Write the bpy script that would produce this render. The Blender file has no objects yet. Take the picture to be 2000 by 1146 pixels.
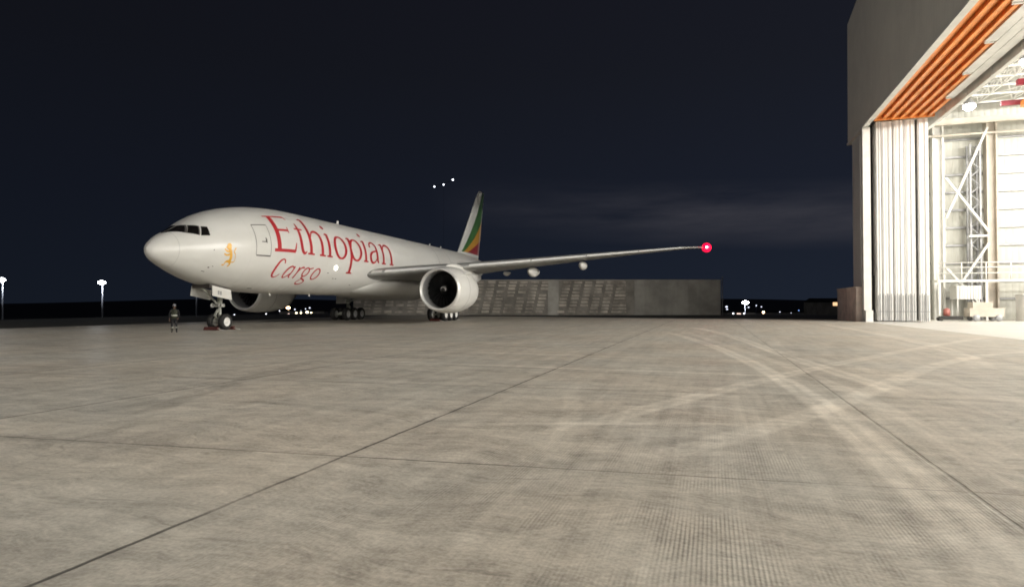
import bpy, math, random
import numpy as np
from mathutils import Vector, Matrix
R = math.radians
rnd = random.Random(7)
sc = bpy.context.scene
col = sc.collection

# ------------------------------------------------------------------ camera
TH = math.atan(390 / 1225.0)            # yaw: the hangar front runs along +Y
cam = bpy.data.cameras.new('camera')
cam.sensor_width = 36.0
cam.lens = 36.0 * 1225 / 2000
cam.clip_start = 0.1
cam.clip_end = 20000
camo = bpy.data.objects.new('camera', cam)
col.objects.link(camo)
camo.location = (0, 0, 1.66)
camo.rotation_euler = (R(90) + math.atan(21.5 / 1225), 0, TH)
sc.camera = camo
RIGHT = Vector((math.cos(TH), math.sin(TH), 0))
FWD = Vector((-math.sin(TH), math.cos(TH), 0))

# ------------------------------------------------------------------ night sky
w = bpy.data.worlds.new('World'); sc.world = w; w.use_nodes = True
nt = w.node_tree; N = nt.nodes; L = nt.links; N.clear()
out = N.new('ShaderNodeOutputWorld'); bg = N.new('ShaderNodeBackground')
tc = N.new('ShaderNodeTexCoord')
sky = N.new('ShaderNodeTexSky'); sky.sky_type = 'NISHITA'; sky.sun_disc = False
sky.sun_elevation = R(-9); sky.sun_rotation = R(60)
sep = N.new('ShaderNodeSeparateXYZ'); L.new(tc.outputs['Generated'], sep.inputs[0])
def wm(op, a, b=None):
    n = N.new('ShaderNodeMath'); n.operation = op
    for i, v in enumerate((a, b)):
        if v is None: continue
        if isinstance(v, (int, float)): n.inputs[i].default_value = v
        else: L.new(v, n.inputs[i])
    return n.outputs[0]
el = sep.outputs[2]
ramp = N.new('ShaderNodeValToRGB'); L.new(wm('MULTIPLY', el, 1.6), ramp.inputs[0])
e = ramp.color_ramp.elements
e[0].position = 0.0; e[0].color = (0.0120, 0.0168, 0.0285, 1)
e[1].position = 1.0; e[1].color = (0.0082, 0.0082, 0.0135, 1)
x = ramp.color_ramp.elements.new(0.25); x.color = (0.0106, 0.0136, 0.0235, 1)
x = ramp.color_ramp.elements.new(0.55); x.color = (0.0096, 0.0110, 0.0170, 1)
# brighter towards the hangar side (+X), darker to the left
side = wm('ADD', 0.92, wm('MULTIPLY', sep.outputs[0], 0.42))
# thin cloud bank low over the far side, lit by the town
map_ = N.new('ShaderNodeMapping'); L.new(tc.outputs['Generated'], map_.inputs[0])
map_.inputs['Scale'].default_value = (1.5, 1.5, 11)
noi = N.new('ShaderNodeTexNoise'); noi.inputs['Scale'].default_value = 1.6; noi.inputs['Detail'].default_value = 7
noi.inputs['Roughness'].default_value = 0.6
L.new(map_.outputs[0], noi.inputs['Vector'])
band = wm('SUBTRACT', 1.0, wm('MULTIPLY', wm('ABSOLUTE', wm('SUBTRACT', el, wm('SUBTRACT', 0.136, wm('MULTIPLY', sep.outputs[0], 0.055)))), 19.0))
band = wm('MAXIMUM', band, 0.0)
azi = wm('MINIMUM', wm('MAXIMUM', wm('MULTIPLY', wm('ADD', sep.outputs[0], 0.42), 2.6), 0.0), 1.0)
cl = wm('MULTIPLY', wm('MULTIPLY', band, azi), wm('MAXIMUM', wm('MULTIPLY', wm('SUBTRACT', noi.outputs[0], 0.33), 4.2), 0.0))
ccol = N.new('ShaderNodeMixRGB'); ccol.blend_type = 'MIX'
L.new(cl, ccol.inputs[0]); ccol.use_clamp = True
sc1 = N.new('ShaderNodeMixRGB'); sc1.blend_type = 'MULTIPLY'; sc1.inputs[0].default_value = 1
L.new(ramp.outputs[0], sc1.inputs[1])
cmb = N.new('ShaderNodeCombineXYZ')
for i in range(3): L.new(side, cmb.inputs[i])
L.new(cmb.outputs[0], sc1.inputs[2])
L.new(sc1.outputs[0], ccol.inputs[1]); ccol.inputs[2].default_value = (0.036, 0.0365, 0.047, 1)
add = N.new('ShaderNodeMixRGB'); add.blend_type = 'ADD'; add.inputs[0].default_value = 0.05
L.new(ccol.outputs[0], add.inputs[1]); L.new(sky.outputs[0], add.inputs[2])
L.new(add.outputs[0], bg.inputs[0]); bg.inputs[1].default_value = 1.0
L.new(bg.outputs[0], out.inputs[0])

sc.view_settings.view_transform = 'Standard'
sc.view_settings.look = 'None'
sc.view_settings.exposure = 0.0
sc.view_settings.gamma = 1.0
try:
    sc.cycles.use_denoising = True
    sc.cycles.max_bounces = 8
    sc.cycles.diffuse_bounces = 4
    sc.cycles.sample_clamp_indirect = 8
    sc.cycles.filter_width = 1.7
except Exception:
    pass
LAMP_POWER = 7300.0
FILL_MAST_POWER = 42000.0  # strength of the added, unseen mast behind the camera

# ------------------------------------------------------------------ helpers
class G:
    """small node-graph helper"""
    def __init__(self, name, rough=0.5, metal=0.0, color=(0.8, 0.8, 0.8), spec=0.5):
        self.m = bpy.data.materials.new(name); self.m.use_nodes = True
        self.nt = self.m.node_tree; self.b = self.nt.nodes['Principled BSDF']
        self.b.inputs['Base Color'].default_value = (*color, 1)
        self.b.inputs['Roughness'].default_value = rough
        self.b.inputs['Metallic'].default_value = metal
        self.b.inputs['Specular IOR Level'].default_value = spec
        self._c = {}
    def n(self, t, **kw):
        n = self.nt.nodes.new(t)
        for k, v in kw.items(): setattr(n, k, v)
        return n
    def l(self, a, b): self.nt.links.new(a, b)
    def put(self, v, sock):
        if isinstance(v, (int, float)): sock.default_value = v
        elif isinstance(v, tuple): sock.default_value = v if len(v) == len(sock.default_value) else (*v, 1)
        else: self.l(v, sock)
    def ma(self, op, a, b=0.0, c=None, clamp=False):
        n = self.n('ShaderNodeMath', operation=op, use_clamp=clamp)
        self.put(a, n.inputs[0]); self.put(b, n.inputs[1])
        if c is not None: self.put(c, n.inputs[2])
        return n.outputs[0]
    def mix(self, f, a, b, mode='MIX'):
        n = self.n('ShaderNodeMixRGB', blend_type=mode)
        self.put(f, n.inputs[0]); self.put(a, n.inputs[1]); self.put(b, n.inputs[2])
        return n.outputs[0]
    def obj(self):
        if 'o' not in self._c: self._c['o'] = self.n('ShaderNodeTexCoord')
        return self._c['o'].outputs['Object']
    def xyz(self):
        if 's' not in self._c:
            s = self.n('ShaderNodeSeparateXYZ'); self.l(self.obj(), s.inputs[0]); self._c['s'] = s
        return self._c['s'].outputs
    def noise(self, scale, detail=5, rough=0.55, stretch=None, vec=None):
        v = vec or self.obj()
        if stretch:
            mp = self.n('ShaderNodeMapping'); mp.inputs['Scale'].default_value = stretch; self.l(v, mp.inputs[0]); v = mp.outputs[0]
        n = self.n('ShaderNodeTexNoise'); n.inputs['Scale'].default_value = scale
        n.inputs['Detail'].default_value = detail; n.inputs['Roughness'].default_value = rough
        self.l(v, n.inputs['Vector']); return n.outputs[0]
    def rng(self, v, a, b, c=0.0, d=1.0):
        n = self.n('ShaderNodeMapRange', interpolation_type='SMOOTHSTEP')
        self.put(v, n.inputs[0])
        for i, q in enumerate((a, b, c, d)): n.inputs[i + 1].default_value = q
        return n.outputs[0]
    def bump(self, h, strength=0.2, dist=0.05):
        n = self.n('ShaderNodeBump'); n.inputs['Strength'].default_value = strength; n.inputs['Distance'].default_value = dist
        self.l(h, n.inputs['Height']); self.l(n.outputs[0], self.b.inputs['Normal'])
    def base(self, v): self.put(v, self.b.inputs['Base Color'])

def worn(name, c, rough=0.5, metal=0.0, var=0.15, scale=1.5, stretch=None, spec=0.5):
    g = G(name, rough, metal, c, spec)
    f = g.noise(scale, 6, 0.6, stretch)
    d = tuple(max(0, q * (1 - var)) for q in c); b = tuple(min(1, q * (1 + var * 0.5)) for q in c)
    g.base(g.mix(g.rng(f, 0.3, 0.7), d, b))
    return g.m

def emit(name, c, s):
    g = G(name, 0.4, 0, c)
    g.b.inputs['Emission Color'].default_value = (*c, 1); g.b.inputs['Emission Strength'].default_value = s
    return g.m

class MB:
    def __init__(self): self.v = []; self.f = []; self.mi = []; self.sm = []; self.uv = None
    def add(self, vs, fs, mi=0, sm=False):
        o = len(self.v); self.v += [tuple(q) for q in vs]
        for f in fs: self.f.append(tuple(i + o for i in f)); self.mi.append(mi); self.sm.append(sm)
    def box(self, x0, x1, y0, y1, z0, z1, mi=0):
        x0, x1 = min(x0, x1), max(x0, x1); y0, y1 = min(y0, y1), max(y0, y1); z0, z1 = min(z0, z1), max(z0, z1)
        self.add([(x0,y0,z0),(x1,y0,z0),(x1,y1,z0),(x0,y1,z0),(x0,y0,z1),(x1,y0,z1),(x1,y1,z1),(x0,y1,z1)],
                 [(0,3,2,1),(4,5,6,7),(0,1,5,4),(1,2,6,5),(2,3,7,6),(3,0,4,7)], mi)
    def bar(self, a, b, w, h=None, mi=0):
        """rectangular bar from a to b"""
        h = h or w; a, b = Vector(a), Vector(b); d = (b - a).normalized()
        up = Vector((0, 0, 1)) if abs(d.z) < 0.95 else Vector((0, 1, 0))
        s = d.cross(up).normalized() * w / 2; u = s.cross(d).normalized() * h / 2
        vs = [p + q for p in (a, b) for q in (s + u, s - u, -s - u, -s + u)]
        self.add(vs, [(0,1,2,3),(7,6,5,4),(0,4,5,1),(1,5,6,2),(2,6,7,3),(3,7,4,0)], mi)
    def tube(self, pts, rads, n=12, mi=0, cap=True):
        pts = [Vector(p) for p in pts]
        if isinstance(rads, (int, float)): rads = [rads] * len(pts)
        rings = []
        d0 = (pts[-1] - pts[0]).normalized()
        up = Vector((0, 0, 1)) if abs(d0.z) < 0.9 else Vector((1, 0, 0))
        for p, r in zip(pts, rads):
            s = d0.cross(up).normalized(); u = s.cross(d0)
            rings.append([p + (s * math.cos(t) + u * math.sin(t)) * r for t in [2 * math.pi * k / n for k in range(n)]])
        self.loft(rings, mi, cap)
    def loft(self, rings, mi=0, cap=True, closed=True, sm=True):
        n = len(rings[0]); vs = [p for r in rings for p in r]; fs = []
        m = n if closed else n - 1
        for i in range(len(rings) - 1):
            for k in range(m):
                fs.append((i*n+k, i*n+(k+1) % n, (i+1)*n+(k+1) % n, (i+1)*n+k))
        self.add(vs, fs, mi, sm)
        if cap:
            o = len(self.v) - len(vs)
            self.f.append(tuple(o + k for k in range(n))[::-1]); self.mi.append(mi); self.sm.append(False)
            self.f.append(tuple(o + (len(rings)-1)*n + k for k in range(n))); self.mi.append(mi); self.sm.append(False)
    def rev(self, prof, axis='x', c=(0, 0, 0), n=48, mi=0):
        """surface of revolution; prof = [(t, r)] along the axis"""
        rings = []
        for t, r in prof:
            ring = []
            for k in range(n):
                a = 2 * math.pi * k / n; p, q = r * math.cos(a), r * math.sin(a)
                ring.append((c[0]+t, c[1]+p, c[2]+q) if axis == 'x' else (c[0]+p, c[1]+t, c[2]+q) if axis == 'y' else (c[0]+p, c[1]+q, c[2]+t))
            rings.append(ring)
        self.loft(rings, mi, cap=False)
    def sphere(self, c, r, mi=0, n=12, sz=(1, 1, 1)):
        rings = []
        for i in range(n // 2 + 1):
            a = math.pi * (0.02 + 0.96 * i / (n // 2)); rr = math.sin(a) * r; zz = -math.cos(a) * r
            rings.append([(c[0] + rr*math.cos(2*math.pi*k/n)*sz[0], c[1] + rr*math.sin(2*math.pi*k/n)*sz[1], c[2] + zz*sz[2]) for k in range(n)])
        self.loft(rings, mi)
    def build(self, name, mats, parent=None, fix=True):
        me = bpy.data.meshes.new(name); me.from_pydata(self.v, [], self.f)
        if not isinstance(mats, (list, tuple)): mats = [mats]
        for m in mats: me.materials.append(m)
        me.polygons.foreach_set('material_index', self.mi); me.polygons.foreach_set('use_smooth', self.sm)
        if fix:
            import bmesh
            bm = bmesh.new(); bm.from_mesh(me); bmesh.ops.recalc_face_normals(bm, faces=bm.faces); bm.to_mesh(me); bm.free()
        me.update()
        o = bpy.data.objects.new(name, me); col.objects.link(o)
        if parent: o.parent = parent
        return o

def tag(o, label=None, cat=None, group=None, kind=None):
    if label: o['label'] = label
    if cat: o['category'] = cat
    if group: o['group'] = group
    if kind: o['kind'] = kind
    return o
def empty(name, loc=(0, 0, 0), rz=0.0):
    o = bpy.data.objects.new(name, None); col.objects.link(o); o.location = loc; o.rotation_euler = (0, 0, rz)
    o.empty_display_size = 0.5
    return o
def copy_tree(o, parent=None):
    c = o.copy(); col.objects.link(c)
    if parent: c.parent = parent
    for ch in o.children: copy_tree(ch, c)
    return c
def camat(rx, d, z=0.0):
    """world point rx metres right of and d metres ahead of the camera"""
    p = RIGHT * rx + FWD * d
    return Vector((p.x, p.y, z))

# ------------------------------------------------------------------ ground materials
def concrete_material():
    g = G('apron_concrete', 0.55, spec=0.12)
    X, Y, Z = g.xyz()
    nz = g.n('ShaderNodeTexNoise'); nz.inputs['Scale'].default_value = 0.45; nz.inputs['Detail'].default_value = 4; g.l(g.obj(), nz.inputs['Vector'])
    vm = g.n('ShaderNodeVectorMath', operation='MULTIPLY_ADD'); g.l(nz.outputs['Color'], vm.inputs[0]); vm.inputs[1].default_value = (1.6, 1.6, 0); g.l(g.obj(), vm.inputs[2]); wv = vm.outputs[0]
    # slow blotches, stains drawn out sideways by sweeping and rolling, fine grain
    big = g.noise(0.11, 6, 0.6); mid = g.noise(0.55, 7, 0.65, (1, 0.55, 1)); fine = g.noise(9, 5, 0.7)
    streak = g.noise(1.0, 7, 0.66, (0.42, 1.9, 1), wv); streak2 = g.noise(1.0, 6, 0.6, (2.6, 0.22, 1))
    v = g.ma('ADD', g.ma('MULTIPLY', g.ma('SUBTRACT', big, 0.5), 0.30), 1.0)
    v = g.ma('ADD', v, g.ma('MULTIPLY', g.ma('SUBTRACT', mid, 0.5), 0.40))
    v = g.ma('ADD', v, g.ma('MULTIPLY', g.ma('SUBTRACT', streak, 0.5), 0.95))
    v = g.ma('ADD', v, g.ma('MULTIPLY', g.ma('SUBTRACT', streak2, 0.5), 0.62))
    v = g.ma('ADD', v, g.ma('MULTIPLY', g.ma('SUBTRACT', fine, 0.5), 0.22))
    med = g.noise(3.0, 9, 0.74, (0.8, 1.3, 1), wv); grit = g.noise(26, 4, 0.7)
    v = g.ma('ADD', v, g.ma('MULTIPLY', g.ma('SUBTRACT', med, 0.5), 1.05)); v = g.ma('ADD', v, g.ma('MULTIPLY', g.ma('SUBTRACT', grit, 0.5), 1.0)); fst = g.noise(11.0, 6, 0.7, (0.3, 1.7, 1), wv); v = g.ma('ADD', v, g.ma('MULTIPLY', g.ma('SUBTRACT', fst, 0.5), 0.75))
    run = g.noise(1.0, 5, 0.6, (5.5, 0.14, 1)); v = g.ma('ADD', v, g.ma('MULTIPLY', g.ma('MULTIPLY', g.ma('SUBTRACT', run, 0.5), 0.60), g.ma('MULTIPLY', g.rng(X, -4.0, -1.0), g.ma('SUBTRACT', 1.0, g.rng(Y, 8.0, 22.0)))))
    # dark oily spots
    spot = g.rng(g.noise(0.9, 8, 0.7, (1, 0.6, 1)), 0.60, 0.76)
    v = g.ma('MULTIPLY', v, g.ma('SUBTRACT', 1.0, g.ma('MULTIPLY', spot, 0.30)))
    # hairline cracks and short scuffs in patches
    vo = g.n('ShaderNodeTexVoronoi', feature='DISTANCE_TO_EDGE'); vo.inputs['Scale'].default_value = 0.42; g.l(wv, vo.inputs['Vector'])
    crack = g.ma('MULTIPLY', g.rng(vo.outputs['Distance'], 0.0, 0.011, 1.0, 0.0), g.rng(g.noise(0.3, 4, 0.6), 0.52, 0.66))
    v = g.ma('MULTIPLY', v, g.ma('SUBTRACT', 1.0, g.ma('MULTIPLY', crack, 0.22)))
    scf = g.rng(g.noise(1.0, 3, 0.5, (0.9, 7.0, 1), wv), 0.66, 0.72); v = g.ma('MULTIPLY', v, g.ma('SUBTRACT', 1.0, g.ma('MULTIPLY', scf, 0.22)))
    # tined grooves along Y, worn away in places
    gr = g.ma('SINE', g.ma('MULTIPLY', g.ma('ADD', X, g.ma('MULTIPLY', g.noise(0.6, 3), 0.02)), 2 * math.pi / 0.031))
    gpatch = g.ma('MULTIPLY', g.rng(g.noise(0.55, 5, 0.6, (1.2, 0.7, 1)), 0.40, 0.62), g.ma('SUBTRACT', 1.0, g.rng(Y, 5.0, 12.0)))
    slab = g.ma('MULTIPLY', g.rng(X, -3.6, -1.8), g.ma('SUBTRACT', 1.0, g.rng(X, 4.0, 8.0, 0.0, 0.8)))
    gpatch = g.ma('MULTIPLY', gpatch, g.ma('ADD', 0.15, g.ma('MULTIPLY', slab, 0.85)))
    # brushed bands: some runs of grooves hold more dirt
    runs = g.rng(g.noise(1.0, 3, 0.5, (4.6, 0.16, 1)), 0.44, 0.60)
    dirt = g.ma('MULTIPLY', gpatch, g.ma('ADD', 0.2, g.ma('MULTIPLY', runs, 1.15)))
    v = g.ma('SUBTRACT', v, g.ma('MULTIPLY', dirt, g.ma('ADD', 0.10, g.ma('MULTIPLY', gr, g.rng(g.noise(5.0, 4, 0.7, (1, .3, 1)), 0.35, 0.7, 0.05, 0.24)))))
    # pale tyre tracks: X = polynomial in Y
    wob = g.ma('MULTIPLY', g.ma('SUBTRACT', g.noise(0.35, 3), 0.5), 0.5)
    wear = g.rng(g.noise(1.3, 6, 0.65), 0.28, 0.62, 0.35, 1.0)
    total = None
    def acc(mask, amp):
        nonlocal total
        t = g.ma('MULTIPLY', mask, amp)
        total = t if total is None else g.ma('ADD', total, t)
    def track(pts, half, amp, y0, y1, rib=0.0):
        pts = np.array(pts); c = np.polyfit(pts[:, 1], pts[:, 0], min(3, len(pts) - 1))
        p = float(c[0])
        for q in c[1:]: p = g.ma('ADD', g.ma('MULTIPLY', p, Y), float(q))
        d = g.ma('ABSOLUTE', g.ma('SUBTRACT', g.ma('ADD', X, g.ma('MULTIPLY', wob, 0.25)), p))
        mk = g.ma('SUBTRACT', 1.0, g.rng(d, half * 0.55, half))
        if rib: mk = g.ma('MULTIPLY', mk, g.ma('SUBTRACT', 1.0, g.ma('SUBTRACT', rib, g.rng(d, 0.0, half * 0.35, 0.0, rib))))
        mk = g.ma('MULTIPLY', mk, g.rng(Y, y0, y0 + 3)); mk = g.ma('MULTIPLY', mk, g.ma('SUBTRACT', 1.0, g.rng(Y, y1 - 6, y1)))
        acc(mk, amp)
    track([(-1.6, 34.7), (0.2, 25.1), (1.0, 20.2), (1.5, 14.7), (1.72, 10.5), (1.8, 6)], 0.30, 0.26, 3.0, 40, 0.4)
    track([(-1.2, 38.0), (0.9, 25.2), (1.95, 18.2), (2.5, 13.5), (2.75, 8.1)], 0.22, 0.14, 4.0, 42, 0.4)
    track([(-0.6, 44), (0.5, 38.6), (2.0, 24.2), (2.9, 18.0), (3.7, 12.1)], 0.34, 0.24, 12.0, 50, 0.5)
    track([(-2.7, 6.2), (-1.3, 9.1), (-0.4, 11.4), (1.2, 15.1), (3.6, 20.5), (7.6, 27.4), (14.6, 40.0)], 0.30, 0.19, 7.0, 40, 0.3)
    track([(-1.8, 5.2), (-0.8, 7.0), (0.9, 9.6), (1.8, 11.0), (5.2, 18.7), (9.4, 25.4)], 0.32, 0.19, 5.5, 30)
    track([(9.2, 60), (9.0, 49.8), (8.9, 35.5), (7.9, 24.8)], 0.4, 0.16, 18.0, 60, 0.4)
    track([(-2.9, 13.1), (-1.9, 8.5), (-1.5, 5.1)], 0.20, 0.13, 4.6, 15)
    track([(6.5, 5), (5.2, 12), (4.2, 16), (2.6, 30)], 0.35, 0.12, 6.0, 34)
    track([(-12.0, 18), (-9.9, 11.5), (-8.8, 8.6), (-6.8, 5.2)], 0.30, -0.13, 5.0, 20)
    def cross(a, b, half, amp, x0, x1):
        d = g.ma('ABSOLUTE', g.ma('SUBTRACT', g.ma('ADD', Y, g.ma('MULTIPLY', wob, 0.6)), g.ma('ADD', a, g.ma('MULTIPLY', X, b))))
        mk = g.ma('SUBTRACT', 1.0, g.rng(d, half * 0.4, half))
        mk = g.ma('MULTIPLY', mk, g.rng(X, x0, x0 + 1.2)); mk = g.ma('MULTIPLY', mk, g.ma('SUBTRACT', 1.0, g.rng(X, x1 - 1.2, x1)))
        acc(mk, amp)
    cross(15.9, -0.05, 0.16, 0.22, -11, 2.0)
    cross(9.2, 0.32, 0.13, 0.20, -4.2, 1.9)
    cross(19.8, -0.08, 0.22, 0.12, -9, 3.0)
    cross(26.0, 0.02, 0.35, 0.10, -26, -5)
    cross(33.0, 0.10, 0.5, 0.10, -34, -8)
    cross(22.5, 0.04, 0.25, -0.12, -30, -6)
    cross(8.0, -0.12, 0.15, -0.10, -8.5, -3.9)
    v = g.ma('ADD', v, g.ma('MULTIPLY', g.ma('MULTIPLY', total, wear), 1.45))
    # expansion joints every six metres, the cross ones slightly skewed
    jw = g.ma('MULTIPLY', g.ma('SUBTRACT', g.noise(2.4, 4, 0.6), 0.5), 0.045)
    def joint(c, off, pitch, hw):
        t = g.ma('FRACT', g.ma('ADD', g.ma('DIVIDE', g.ma('SUBTRACT', g.ma('ADD', c, jw), off), pitch), 100.5))
        d = g.ma('MULTIPLY', g.ma('ABSOLUTE', g.ma('SUBTRACT', t, 0.5)), pitch)
        return g.ma('SUBTRACT', 1.0, g.rng(d, hw * 0.5, hw)), g.ma('SUBTRACT', 1.0, g.rng(d, 0.02, 0.24))
    j1, h1 = joint(X, -3.85, 6.03, 0.026)
    cy = g.ma('SUBTRACT', Y, g.ma('MULTIPLY', X, 0.088))
    j2, h2 = joint(cy, 6.36, 6.05, 0.018)
    fade = g.rng(g.noise(0.5, 4, 0.6), 0.30, 0.56, 0.35, 1.0)
    near = g.ma('SUBTRACT', 1.0, g.rng(Y, 9.0, 15.0, 0.0, 0.75))
    j2 = g.ma('MULTIPLY', j2, near)
    jj = g.ma('MULTIPLY', g.ma('MAXIMUM', j1, j2), fade)
    hh = g.ma('MULTIPLY', g.ma('MAXIMUM', h1, h2), g.rng(g.noise(0.8, 5, 0.6), 0.42, 0.7))
    v = g.ma('MULTIPLY', v, g.ma('SUBTRACT', 1.0, g.ma('MULTIPLY', hh, 0.26)))
    v = g.ma('MULTIPLY', v, g.ma('SUBTRACT', 1.0, g.ma('MULTIPLY', jj, g.rng(X, -1, 1, 0.72, 0.34))))
    # warm / cool drift
    tint = g.mix(g.rng(g.noise(0.22, 4, 0.55), 0.35, 0.65), (0.460, 0.413, 0.346), (0.425, 0.398, 0.346))
    cb = g.n('ShaderNodeCombineXYZ')
    for i in range(3): g.l(v, cb.inputs[i])
    g.base(g.mix(1.0, tint, cb.outputs[0], 'MULTIPLY'))
    g.l(g.rng(mid, 0.3, 0.7, 0.42, 0.62), g.b.inputs['Roughness'])
    h = g.ma('ADD', g.ma('MULTIPLY', fine, 0.3), g.ma('MULTIPLY', g.ma('MULTIPLY', gr, gpatch), 0.2))
    h = g.ma('SUBTRACT', h, g.ma('MULTIPLY', jj, 1.5))
    g.bump(h, 0.25, 0.02)
    return g.m

def terrain_material():
    g = G('dark_grass_and_tarmac', 0.9)
    n = g.noise(0.05, 6, 0.6)
    g.base(g.mix(g.rng(n, 0.35, 0.65), (0.012, 0.013, 0.010), (0.026, 0.024, 0.018)))
    return g.m

M = {}
M['concrete'] = concrete_material()
M['terrain'] = terrain_material()

# ------------------------------------------------------------------ the setting
mb = MB()
AP = [(-46.5, -60), (13.9, -60), (13.9, 77.0), (-5, 77.5), (-46.5, 88)]
mb.add([(x, y, 0.0) for x, y in AP], [(0, 1, 2, 3, 4)])
tag(mb.build('apron', M['concrete']), kind='structure')

def terrain_z(x, y):
    dx = max(-46.5 - x, 0, x - 130); dy = max(-60 - y, 0, y - 90)
    d = math.hypot(dx, dy); t = min(1, max(0, (d - 22) / 170)); t = t * t * (3 - 2 * t)
    far = max(0, math.hypot(x, y) - 700)
    return -0.05 - 7.0 * t + min(far * 0.012, 60) * (0.6 + 0.4 * math.sin(math.atan2(y, x) * 9.0))
mb = MB()
rr = [0.01] + [10 * 1.16 ** k for k in range(44)]; na = 160
vs = []
for r in rr:
    for k in range(na):
        a = 2 * math.pi * k / na; px, py = r * math.cos(a), 40 + r * math.sin(a); vs.append((px, py, terrain_z(px, py)))
fs = [(i*na+k, i*na+(k+1) % na, (i+1)*na+(k+1) % na, (i+1)*na+k) for i in range(len(rr)-1) for k in range(na)]
mb.add(vs, fs, 0, True)
tag(mb.build('terrain', M['terrain']), kind='structure')

# ------------------------------------------------------------------ more materials
def sheet(name, c, pitch, axis, rough=0.5, depth=0.3, var=0.1):
    """ribbed sheet metal"""
    g = G(name, rough, 0.0, c)
    X = g.xyz()[axis]
    rib = g.ma('ABSOLUTE', g.ma('SINE', g.ma('MULTIPLY', X, math.pi / pitch)))
    n = g.noise(0.35, 6, 0.6); n2 = g.noise(1.0, 4, 0.6, (2, 2, 0.15))
    d = tuple(q * (1 - var) for q in c)
    colr = g.mix(g.rng(n, 0.3, 0.7), d, c)
    colr = g.mix(g.ma('MULTIPLY', g.rng(n2, 0.5, 0.8), 0.25), colr, tuple(q * 0.6 for q in c))
    colr = g.mix(g.ma('MULTIPLY', g.rng(rib, 0.0, 0.22, 1.0, 0.0), depth), colr, tuple(q * 0.55 for q in c))
    g.base(colr); g.bump(rib, 0.5, 0.05)
    return g.m
M['fascia'] = sheet('grey_cladding', (0.72, 0.70, 0.635), 0.5, 1, 0.6, 0.12)
M['white_sheet'] = sheet('white_door_sheet', (0.66, 0.65, 0.62), 0.30, 0, 0.5, 0.2)
M['wall_sheet'] = sheet('cream_wall_sheet', (0.47, 0.465, 0.41), 0.6, 0, 0.5, 0.15)
M['white_steel'] = worn('white_painted_steel', (0.70, 0.69, 0.65), 0.45, 0, 0.12, 0.8)
M['cream_steel'] = worn('cream_painted_steel', (0.46, 0.41, 0.34), 0.5, 0, 0.15, 0.8)
M['roof_under'] = sheet('roof_underside', (0.26, 0.25, 0.23), 1.0, 1, 0.6, 0.3)
M['orange_steel'] = worn('orange_painted_steel', (0.86, 0.31, 0.075), 0.42, 0, 0.2, 1.2)
M['dark_gap'] = worn('gap_shade_and_dark_parts', (0.03, 0.028, 0.025), 0.8, 0, 0.2, 2)  # near-black shade for the leaf gaps, also dark machine parts
M['red_steel'] = worn('red_crane_paint', (0.26, 0.02, 0.035), 0.45, 0, 0.15, 1)
M['faded_red'] = worn('faded_red_paint', (0.30, 0.10, 0.08), 0.5, 0, 0.2, 3)
M['rough_concrete'] = worn('cast_concrete', (0.72, 0.61, 0.54), 0.85, 0, 0.25, 0.8)
M['hangar_floor'] = worn('painted_hangar_floor', (0.62, 0.60, 0.55), 0.35, 0, 0.10, 0.4)
M['lamp_white'] = emit('high_bay_lamp_glow', (1.0, 0.98, 0.92), 60.0)
M['grey_metal'] = worn('galvanised_steel', (0.28, 0.28, 0.28), 0.5, 0.4, 0.2, 2)

# ------------------------------------------------------------------ hangar
XF = 14.16; YE = 68.26; ZH = 19.1; YN = -45.0; XB = 78.0; YB = 81.0
hg = empty('hangar', (XF, YE, 0))
tag(hg, 'huge open aircraft hangar with grey upper cladding and bright lit interior', 'hangar')
def hb(name, mb, mat):
    mb.v = [(x - XF, y - YE, z) for x, y, z in mb.v]
    return mb.build(name, mat, hg)
# grey fascia above the opening, roof line rising towards the middle of the building
mb = MB()
def fz(y): return 31.9 + (75.4 - y) * 0.12
mb.add([(XF, 75.6, ZH), (XF, YN, ZH), (XF, YN, fz(20)), (XF, 20, fz(20)), (XF, 75.3, fz(75.3)),
        (XF+.5, 75.6, ZH), (XF+.5, YN, ZH), (XF+.5, YN, fz(20)), (XF+.5, 20, fz(20)), (XF+.5, 75.3, fz(75.3))],
       [(0, 1, 2, 3, 4), (9, 8, 7, 6, 5), (0, 5, 6, 1), (1, 6, 7, 2), (2, 7, 8, 3), (3, 8, 9, 4), (4, 9, 5, 0)])
hb('fascia', mb, M['fascia'])
mb = MB(); mb.box(XF - .09, XF + .40, YN, 75.7, ZH - .2, ZH - .003); mb.box(XF + .505, XF + .56, YN, 68.2, ZH, ZH + 1.25)
hb('fascia_trim', mb, M['white_steel'])
# soffit over the door tracks and the inner header beam
mb = MB(); mb.box(XF + .565, 20.33, YN, 75.09, 20.35, 20.6); hb('soffit', mb, M['white_steel'])
mb = MB(); mb.box(20.35, 20.7, YN, 75.0, ZH - .1, 22.4)
for k in range(24): mb.box(20.27, 20.347, 66 - k * 5, 66.12 - k * 5, ZH - .1, 20.3)
hb('header_beam', mb, M['white_steel'])
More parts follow.
